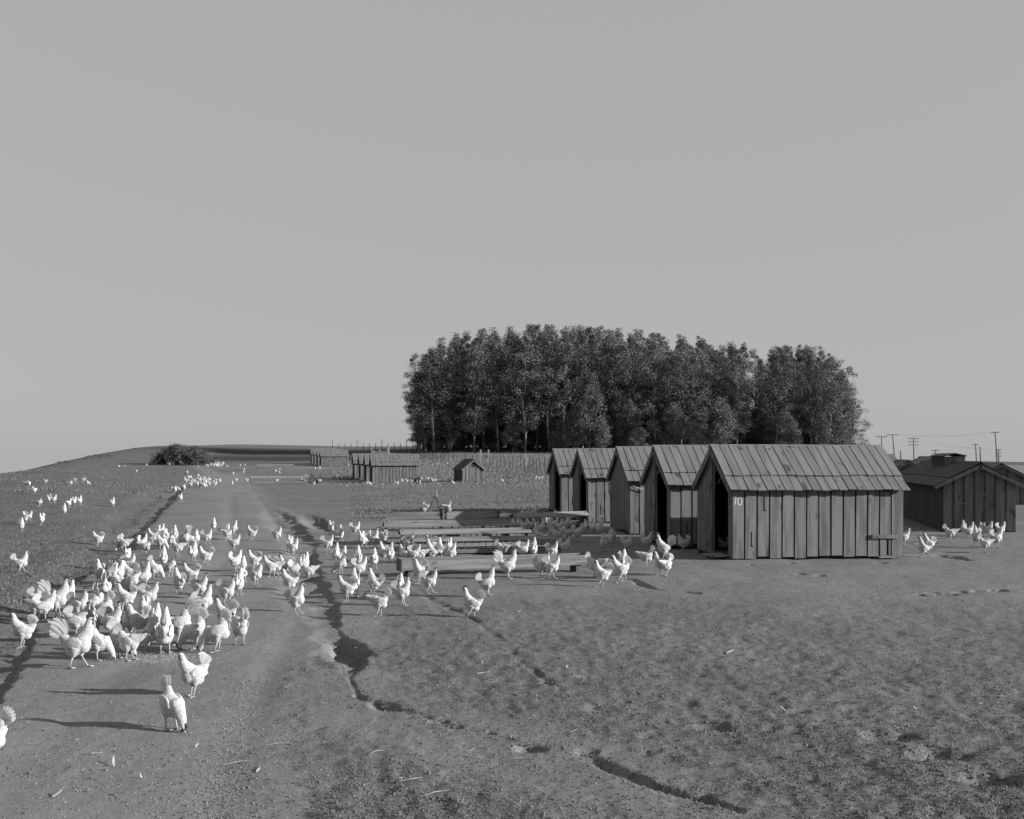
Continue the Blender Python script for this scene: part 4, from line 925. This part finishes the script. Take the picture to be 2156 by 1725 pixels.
for row, Z in enumerate((214, 221, 228, 236, 245, 254)):
    n = 24
    for k in range(n):
        xd = 886 + (1770 - 886) * (k + tg.uniform(-.35, .35) + 0.25 * (row % 2)) / (n - 1)
        if xd < 880 or xd > 1775: continue
        if 1564 < xd < 1580 and row < 5: continue
        x = (xd - CX) / F * Z + tg.uniform(-.6, .6); y = Z + tg.uniform(-2.5, 2.5)
        ty = np.interp(xd, TOPX, TOPY) + tg.choice((0, 3, 8, 15, 28)) + (row == 0) * 8
        H = CAMZ + (HY - ty) / F * Z - gz(x, y)
        tree(EUC[tg.randrange(6)], x, y, H, 25, IN if row else 'front row eucalyptus of the dark grove, ' + ordn(k, n) + ' of that row', wid=tg.uniform(.85, 1.1) if xd > 1540 else tg.uniform(1.0, 1.35))
for xd, ty, Z, pr, lb, wd in [(884, 745, 216, EUC_L[0], 'leftmost ragged eucalyptus of the grove, sparse and leaning', .9), (900, 735, 224, EUC_L[1], 'thin eucalyptus second from the left end of the grove', 1.0), (878, 800, 230, EUC_L[1], 'short wispy eucalyptus behind the left end of the grove', .8),
                              (1705, 730, 226, EUC_R[1], 'broad round crowned eucalyptus next to the right end of the grove', 1.2), (1752, 752, 216, EUC_R[0], 'big round eucalyptus spreading at the right end of the grove', 1.25), (1792, 838, 220, EUC_R[1], 'lowest rightmost eucalyptus, drooping to the ground at the grove end', .95), (1650, 742, 215, EUC_R[1], 'round crowned eucalyptus beside the bright gap in the grove', 1.0)]:
    x = (xd - CX) / F * Z; H = CAMZ + (HY - ty) / F * Z - gz(x, Z); tree(pr, x, Z, H, 25, lb, 0.3, wd)
for k in range(34):
    Z = 257 + tg.uniform(-3, 3); xd = 892 + 870 * (k + tg.random()) / 34; x = (xd - CX) / F * Z
    if 1562 < xd < 1583: continue
    tree(EUC_S[k % 2], x, Z, tg.uniform(5, 8), 10, 'dark bushy sapling growing between the trunks inside the grove', wid=1.3)
for k in range(44):
    Z = 250 + tg.uniform(-14, 12); xd = 890 + 870 * (k + tg.random()) / 44; x = (xd - CX) / F * Z
    tree(EUC_S[k % 2], x, Z, tg.uniform(2.6, 4.2), 9, 'low dark sucker growth under the crowns of the grove', wid=1.6)
for k in range(46):   # saplings and suckers that close the view between the trunks
    Z = tg.choice((224, 232, 241, 250)); xd = 890 + 865 * (k + tg.random()) / 46; x = (xd - CX) / F * Z
    if 1562 < xd < 1583: continue
    e = tree(EUC_S[k % 2], x, Z, tg.uniform(8, 15), 12, 'dark bushy sapling growing between the trunks inside the grove', wid=1.1)
for i, (xd, ty) in enumerate([(1080, 885), (1215, 850), (1240, 790), (1325, 845), (1345, 900), (1420, 850), (1470, 880), (1520, 840), (1180, 900), (1265, 880), (1665, 880), (1730, 870)]):
    Z = 207 + tg.uniform(-3, 3); x = (xd - CX) / F * Z; H = CAMZ + (HY - ty) / F * Z - gz(x, Z)
    tree(EUC_S[i % 2], x, Z, H, 13 if i % 2 == 0 else 11, ['low bushy young eucalyptus', 'pale bushy young eucalyptus'][i % 2] + ' in front of the grove, ' + ordn(sorted([1080, 1215, 1240, 1325, 1345, 1420, 1470, 1520, 1180, 1265, 1665, 1730]).index(xd), 12) + ' of the young ones', wid=1.0 if H > 9 else 0.8)
def bush(xd, yd, wd, hd, label, seed, lobes=5):
    p = gp(xd, yd); Z = p.y; W = wd / F * Z; H = hd / F * Z; g = np.random.default_rng(seed)
    e = empty('bush', p); C = []; RR = []
    for i in range(int(30 * lobes)):
        t = g.random() * 2 - 1; hh = math.sqrt(max(0, 1 - t * t)) * (0.85 + 0.15 * math.sin(t * 5 + seed))
        C.append((t * W * .46, g.normal() * W * 0.16, H * (0.95 * hh * g.random() ** 0.45 + .02))); RR.append(H * (0.11 + 0.09 * g.random()))
    V = leaf_quads(np.array(C), np.array(RR), 70, H * 0.07, 0.1, 0.9, seed)
    obj('foliage', np_mesh('foliage', V, 4, M['bush']), e)
    st = MB()
    for i in range(6): st.tube([(W * (i - 2.5) / 9, 0, -0.2), (W * (i - 2.5) / 7, 0.1, H * 0.3), (W * (i - 2.5) / 5.5, 0, H * 0.65)], [0.02 * H, .015 * H, .006 * H], 5)
    st.build('stems', M['bark'], e); tag(e, label, 'bush'); return e
bush(383, 979, 118, 44, 'large dark rounded bush at the foot of the hill', 3, 9)
bush(416, 978, 52, 36, 'rounded dark bush grown into the right side of the large one', 14, 5)
bush(440, 972, 60, 16, 'low dark shrub just right of the large bush', 4, 2)
bush(210, 964, 62, 10, 'strip of low shrubs on the hill slope left of the large bush', 5, 2)
bush(132, 976, 26, 7, 'small low shrub near the left skyline of the hill', 6, 2)
bush(283, 947, 12, 5, 'tiny round shrub on the crest of the hill', 7, 1)

# ------------------------------------------------------------------ fences, posts, poles
fence = empty('wire_fence', (0, 0, 0)); tag(fence, 'long wire fence of thin stakes across the dry grass field', 'fence')
FP = []
for i in range(34):
    t = i / 33; xd = 895 + (1172 - 895) * t; Z = 160 - 62 * t; x = (xd - CX) / F * Z; FP.append((x, Z))
for i in range(12):
    t = i / 12; xd = 700 + (895 - 700) * t; Z = 205 - 45 * t; FP.insert(i, ((xd - CX) / F * Z, Z))
for i in range(8):
    t = (i + 1) / 8; FP.append(((1172 - CX) / F * 98 + t * 16, 98 - 22 * t))
post = MB().box(-0.03, 0.03, -0.03, 0.03, -0.3, 1.5).mesh('fence_post', M['pole'])
tops = []
for x, y in FP:
    z = gz(x, y); q = obj('fence_post', post, fence, (x, y, z), (random.uniform(-.05, .05), random.uniform(-.06, .06), 0)); q.scale = (1, 1, random.uniform(.85, 1.1)); tops.append((x, y, z))
for h in (0.5, 1.0, 1.4):
    MB().tube([(x, y, z + h) for x, y, z in tops], 0.006, 4).build('fence_wire', M['wire'], fence)
def brace_post(xd, yd, hd, label, w=0.9):
    p = gp(xd, yd); h = hd / F * p.y; e = empty('brace_posts', p)
    for x in (0, w): MB().box(x - .09, x + .09, -.09, .09, -.3, h).build('post', M['palewood'], e)
    MB().box(0.09, w - .09, -0.05, 0.05, h * .55, h * .66).build('rail', M['woodx'], e)
    MB().prism([(0.1, h * .5), (0.18, h * .5), (w - .1, 0.05), (w - .18, 0.05)], 1, -0.04, 0.04).build('brace', M['woodz'], e); tag(e, label, 'post'); return e
brace_post(1012, 984, 37, 'pair of tall braced gate posts in the fence line beside the hut', 0.95)
e = empty('leaning_post', gp(1108, 984)); MB().box(-.08, .08, -.08, .08, -.2, 1.5).build('post', M['palewood'], e); MB().prism([(-1.4, 0.0), (-1.25, 0.0), (-0.06, 1.2), (-0.08, 1.3)], 1, -.06, .06).build('brace', M['palewood'], e); tag(e, 'short pale post with slanting brace in the fence', 'post')
cg = empty('corral_gate', gp(782, 961)); Zc = cg.location.y; k = Zc / F
for x, h in ((0, 18), (4, 13), (18, 15), (34, 16), (36.5, 20)): MB().box(x * k - .1, x * k + .1, -.08, .08, -.4, h * k).build('post', M['palewood'], cg)
MB().box(0, 36 * k, -.12, -.081, 8 * k, 10 * k).build('rail', M['palewood'], cg); MB().prism([(37 * k, 6 * k), (37 * k, 7.5 * k), (47 * k, 0.5), (47 * k, 0)], 1, -.05, .05).build('brace', M['palewood'], cg)
MB().prism([(0, 2.5 * k), (0, 4 * k), (9 * k, 1 * k), (9 * k, 0)], 1, -.05, .05).build('brace', M['palewood'], cg)
tag(cg, 'pale wooden corral gate frame behind the middle row of sheds', 'gate')
hf = empty('hill_fence', (0, 0, 0)); tag(hf, 'row of small fence posts along the dark field on the hill', 'fence')
for i in range(16):
    xd = 700 + 13 * i; Z = 290 - 4 * i; x = (xd - CX) / F * Z; q = obj('fence_post', post, hf, (x, Z, gz(x, Z))); q.scale = (2, 2, 1.15 if i % 4 else 1.8)
def pole(xd, ty, by, arms, label, wid=10.0, lean=0.0):
    Z = 9.0 * F / max(40, (by - ty)) if arms else 3.2 * F / (by - ty); Z = min(Z, 330)
    x = (xd - CX) / F * Z; z0 = gz(x, Z); ztop = CAMZ - (ty - HY) / F * Z
    e = empty('telephone_pole' if arms else 'bare_post', (x, Z, z0)); h = ztop - z0
    MB().tube([(lean * h, 0, -0.5), (lean * h * .5, 0, h * 0.5), (0, 0, h)], [0.17, 0.15, 0.12] if arms else [0.11, 0.1, 0.08], 8).build('pole', M['pole'], e, True)
    w = wid / F * Z; hs = [h - 0.35 - 0.95 * i for i in range(arms)]
    for z in hs:
        MB().box(-w, w, -0.09, 0.09, z, z + 0.14).build('crossarm', M['pole'], e)
        ins = MB()
        for q in (-0.95, -0.55, 0.55, 0.95): ins.box(q * w - .05, q * w + .05, -.05, .05, z + 0.14, z + 0.34)
        ins.build('insulators', M['pole'], e)
    tag(e, label, 'pole', 'telephone poles on the right horizon' if arms else None); return Vector((x, Z, z0 + (hs[0] if hs else h) + 0.3)), w
P = {}
P['a'] = pole(1821, 934, 968, 1, 'pole top just showing above the ridge of the numbered shed', 12)
P['b'] = pole(1856, 918, 966, 1, 'single armed telephone pole right of the grove, left of its twin', 11, 0.03)
P['c'] = pole(1879, 914, 969, 1, 'taller single armed telephone pole above the end of the numbered shed', 12.5, 0.09)
P['d'] = pole(1923, 922, 971, 3, 'telephone pole with three wide crossarms', 17 * .62, 0.03)
P['e'] = pole(1969, 947, 970, 3, 'short looking three armed pole directly above the box ventilator', 7, 0.02)
P['f'] = pole(2054, 935, 974, 1, 'thin single armed telephone pole left of the brooder gable peak', 5, 0.05)
P['g'] = pole(2095, 909, 979, 1, 'tallest telephone pole, close to the right edge', 8, 0.07)
P['h'] = pole(2102, 946, 977, 3, 'small three armed pole beside the tallest one', 6, 0.04)
pole(1896, 949, 990, 0, 'bare dark post beside the right end of the numbered shed', lean=0.04)
pole(2063, 941, 979, 0, 'bare dark post just behind the brooder gable peak', lean=0.06)
def wires(a, b, n, label):
    (pa, wa), (pb, wb) = P[a], P[b]; e = empty('telephone_wires', pa)
    for q in np.linspace(-0.9, 0.9, n):
        A = Vector((q * wa, 0, 0)); B = pb - pa + Vector((q * wb, 0, 0))
        MB().tube([A.lerp(B, t) - Vector((0, 0, 0.9 * 4 * t * (1 - t))) for t in np.linspace(0, 1, 13)], 0.014, 3).build('wire', M['wire'], e)
    tag(e, label, 'wires')
wires('b', 'c', 2, 'faint wires between the twin single armed poles'); wires('c', 'g', 2, 'long faint wires running to the tallest pole'); wires('d', 'h', 3, 'sagging wires from the three armed pole to the right edge'); wires('e', 'f', 2, 'low faint wires above the brooder roof')

# ------------------------------------------------------------------ grass, litter
def scatter(n, xd0, xd1, z0, z1, power=1.0, seed=0):
    """points evenly spread over the view: depth chosen evenly in image height"""
    g = np.random.default_rng(seed); a = 1 / z0; b = 1 / z1
    Z = 1 / (b + (a - b) * g.random(n) ** power); xd = xd0 + (xd1 - xd0) * g.random(n); return (xd - CX) / F * Z, Z, g
def blades(name, x, y, g, hmin, hmax, wmin, tone_lo, tone_hi, label, lean=0.5, flat=0.0):
    z = height(x, y); n = len(x); h = (hmin + (hmax - hmin) * g.random(n)) ; w = wmin * (0.6 + 0.8 * g.random(n))
    a = g.random(n) * 2 * math.pi; l = lean * h * (0.3 + g.random(n)); la = g.random(n) * 2 * math.pi
    c, s = np.cos(a) * w / 2, np.sin(a) * w / 2
    V = np.stack([np.stack([x - c, y - s, z - 0.005], 1), np.stack([x + c, y + s, z - 0.005], 1), np.stack([x + l * np.cos(la), y + l * np.sin(la), z + h * (1 - flat)], 1)], 1).reshape(-1, 3)
    o = obj(name, np_mesh(name, V, 3, M['blade'], tone_lo + (tone_hi - tone_lo) * g.random(n) ** 1.5)); tag(o, label, 'grass', kind='stuff'); return o
x, y, g = scatter(150000, 560, 2330, 5.2, 30, 0.9, 11)
_, tf, _ = surface(x, y); nz = fbm(x, y, 0.5, 44, 3); k = g.random(len(x)) < (0.15 + 0.6 * tf) * (0.7 + 0.9 * nz); x, y = x[k], y[k]
blades('turf_grass', x, y, g, 0.005, 0.022, 0.006, 0.08, 0.19, 'short trodden grass over the right foreground', 1.3)
x, y, g = scatter(16000, -220, 420, 14, 70, 1.3, 12); _, tf, _ = surface(x, y); k = tf > 0.6; x, y = x[k], y[k]
blades('slope_grass', x, y, g, 0.015, 0.06, 0.02, 0.06, 0.17, 'sparse short grass on the slope left of the ditch', 0.8)
x, y, g = scatter(24000, -220, 420, 52, 120, 1.0, 13); _, tf, _ = surface(x, y); nz = fbm(x, y, 5, 45, 3); k = (tf > 0.7) & (nz > -0.15); x, y = x[k], y[k]
blades('tall_grass', x, y, g, 0.03, 0.2, 0.022, 0.10, 0.18, 'taller dry grass along the top of the left slope', 0.5)
x, y, g = scatter(120000, 700, 1260, 60, 215, 0.9, 14); _, tf, _ = surface(x, y); k = (tf > 0.6) & ((y < 165) | (CX + F * x / y > 880)) & (g.random(len(x)) < sstep(62, 105, y + 8 * fbm(x, y, 8, 49, 3))); x, y = x[k], y[k]
blades('field_grass', x, y, g, 0.05 + 0.1 * sstep(70, 130, y), 0.14 + 0.36 * sstep(70, 130, y), 0.035, 0.12, 0.2, 'tall pale dry grass in the fenced field', 0.4)
x, y, g = scatter(26000, 740, 1400, 30, 84, 1.2, 15); _, tf, _ = surface(x, y); nz = fbm(x, y, 3, 46, 3); k = (tf > 0.6) & (nz > -0.2); x, y = x[k], y[k]
blades('yard_grass', x, y, g, 0.02, 0.09, 0.025, 0.07, 0.2, 'low tufted grass behind the feeders', 0.7)
# crumbs of soil on the track and in the turf
def crumbs(name, x, y, g, smin, smax, tone_lo, tone_hi, label):
    z = height(x, y); n = len(x); s = smin + (smax - smin) * g.random(n) ** 3
    a = g.random(n) * 6.28; V = []
    c, d = np.cos(a) * s, np.sin(a) * s; hh = s * (0.3 + 0.5 * g.random(n)); j = lambda: 0.6 + 0.7 * g.random(n)
    p = [np.stack([x + c * j(), y + d * j(), z - s * .2], 1), np.stack([x - d * j(), y + c * j(), z - s * .2], 1), np.stack([x - c * j(), y - d * j(), z - s * .2], 1), np.stack([x + d * j(), y - c * j(), z - s * .2], 1), np.stack([x + c * (j() - .95), y - d * (j() - .95), z + hh], 1)]
    T = np.stack([np.stack([p[i], p[(i + 1) % 4], p[4]], 1) for i in range(4)], 1).reshape(-1, 3)
    o = obj(name, np_mesh(name, T, 3, M['blade'], np.repeat(tone_lo + (tone_hi - tone_lo) * g.random(n), 4))); tag(o, label, 'soil', kind='stuff'); return o
x, y, g = scatter(9000, 20, 620, 5.2, 20, 0.8, 21); crumbs('soil_crumbs', x, y, g, 0.003, 0.012, 0.08, 0.24, 'small crumbs of soil on the dirt track')
g = np.random.default_rng(22); t = g.random(4500); yd = 1430 + 300 * t; xd = 520 - 70 * t + g.normal(size=4500) * (18 + 28 * t); q = np.array([wpt(a, b) for a, b in zip(xd, yd)])
crumbs('loose_gravel', q[:, 0], q[:, 1], g, 0.004, 0.014, 0.05, 0.2, 'band of loose dark crumbs between the wheel ruts')
g = np.random.default_rng(23); xd = 330 + 50 * g.normal(size=2600); yd = 1385 + 9 * g.normal(size=2600); q = np.array([wpt(a, b) for a, b in zip(xd, yd)])
crumbs('spilled_grain', q[:, 0], q[:, 1], g, 0.003, 0.006, 0.3, 0.5, 'pale grain strewn on the track before the crowd')
x, y, g = scatter(95000, -150, 2330, 5.2, 34, 0.85, 24); _, tf, _ = surface(x, y); k = (g.random(len(x)) < 0.3 + 0.7 * tf) & (fbm(x, y, 0.7, 51, 3) > -0.25); x, y = x[k], y[k]
crumbs('turf_clods', x, y, g, 0.003, 0.018, 0.06, 0.17, 'dark clods and droppings over the turf')
g = np.random.default_rng(29); q = []
for gw in (GW[4], GW[3], GW[2], GW[1], GW[0]):
    for (x0, y0, w0, _), (x1, y1, w1, _) in zip(gw[:-1], gw[1:]):
        n = int(60 + 260 / max(y0, 5) * math.hypot(x1 - x0, y1 - y0)); t = g.random(n)
        q.append(np.stack([x0 + (x1 - x0) * t + g.normal(size=n) * (w0 * 1.3 + .05), y0 + (y1 - y0) * t + g.normal(size=n) * (w0 * 1.2 + .05)], 1))
q = np.concatenate(q); crumbs('gully_clods', q[:, 0], q[:, 1], g, 0.005, 0.02, 0.07, 0.15, 'broken clods along the eroded gullies')
# feathers and straws
def feather_mesh(k):
    m = MB(); L = 0.07 + 0.02 * k; n = 6; rr = random.Random(k); cv = rr.uniform(-.5, .5); vs = []; fs = []
    for i in range(n + 1):
        t = i / n; xx = L * t; yy = cv * L * t * t * 0.6; zz = 0.006 + 0.02 * t * t * (1 if k % 2 else 0.3); w = 0.011 * math.sin(math.pi * min(1, t * 0.9 + 0.12))
        vs += [(xx, yy - w, zz), (xx, yy + w, zz + 0.004), (xx, yy - w, zz - 0.0015), (xx, yy + w, zz + 0.0025)]
    for i in range(n):
        a, b = 4 * i, 4 * i + 4; fs += [(a, b, b + 1, a + 1), (a + 2, a + 3, b + 3, b + 2), (a, a + 2, b + 2, b), (a + 1, b + 1, b + 3, a + 3)]
    m.add(vs, fs); return m.mesh('feather', M['quill'])
FM = [feather_mesh(k) for k in range(5)]
spots = [(1118, 1573), (1703, 1449), (1294, 1499), (757, 1363), (727, 1347), (758, 1386), (2063, 1486), (1930, 1495), (1345, 1384), (1530, 1375), (2075, 1407), (1985, 1385), (1900, 1370), (205, 1620), (240, 1614), (317, 1627), (412, 1575), (110, 1680), (540, 1628), (690, 1480), (915, 1507), (1240, 1690), (1400, 1270), (1600, 1265), (1950, 1262), (1015, 1395),
         (1195, 1409), (980, 1585), (1020, 1594), (1005, 1420), (860, 1350), (890, 1380), (640, 1445), (600, 1450), (1090, 1290), (1050, 1246), (1480, 1340), (1830, 1310), (1780, 1420), (1660, 1500), (2010, 1420), (300, 1640)]
for i, (a, b) in enumerate(spots):
    o = obj('feather', FM[i % 5], None, gp(a, b), (random.uniform(-.2, .2), random.uniform(-.35, .05), random.uniform(0, 6.28))); s_ = random.uniform(.45, .9); o.scale = (s_, s_, s_)
    tag(o, 'shed white feather on the ground, ' + ordn(sorted(spots).index((a, b)), len(spots)) + ' of the loose feathers', 'feather', 'shed feathers lying about')
STR = [(800, 1640, .28, 10), (840, 1650, .22, 30), (830, 1665, .2, 5), (885, 1680, .3, 35), (1040, 1385, .2, -8), (470, 1612, .3, 20), (560, 1572, .25, 15), (1075, 1600, .22, 0), (1560, 1395, .2, -10), (1690, 1418, .2, -25), (2080, 1470, .22, -5), (1200, 1545, .2, 20), (170, 1590, .2, 8), (60, 1570, .18, 6), (780, 1590, .15, 40)]
for i, (a, b, L, an) in enumerate(STR):
    p = gp(a, b); L_ = L; L = L * 0.7; m = MB(); k = random.uniform(-.25, .25)
    m.tube([(0, 0, 0.008), (L * .5, L * k, 0.016), (L, 0, 0.01)], [0.002, 0.003, 0.0015], 5); o = m.build('straw', M['straw']); o.location = p; o.rotation_euler = (0, 0, R(an))
    tag(o, 'pale straw on the trodden ground, ' + ordn(sorted(STR).index((a, b, L_, an)), len(STR)) + ' of the loose straws', 'straw', 'straws lying about')
# leaves caught along the ridges of the near sheds
for o, n, sd, lb in ((shed1, 26, 1, 'dead leaves caught on the roof of the numbered shed'), (sheds[1], 14, 2, 'dead leaves on the roof of the second shed'), (sheds[2], 14, 3, 'dead leaves on the roof of the middle shed')):
    g = random.Random(sd); m = MB(); mt = Matrix.Translation((0, SW / 2, SR)) @ Matrix.Rotation(math.atan(SLOPE), 4, 'X')
    for i in range(n):
        a, b = g.choice((0.6, 1.0, 1.55, 1.7)) + g.gauss(0, .07), -0.04 - abs(g.gauss(0, .06)); s_ = g.uniform(.012, .03)
        m.box(a, a + s_ * 1.5, b - s_, b, 0.036, 0.042 + g.uniform(0, .02), mt)
    q = m.build('roof_leaves', M['pole']); q.matrix_world = Matrix.Translation(o.location) @ Matrix.Rotation(SROT, 4, 'Z'); tag(q, lb, 'leaves', kind='stuff')
print('hens', len(hens), 'trees', ntree, 'objects', len(bpy.data.objects))
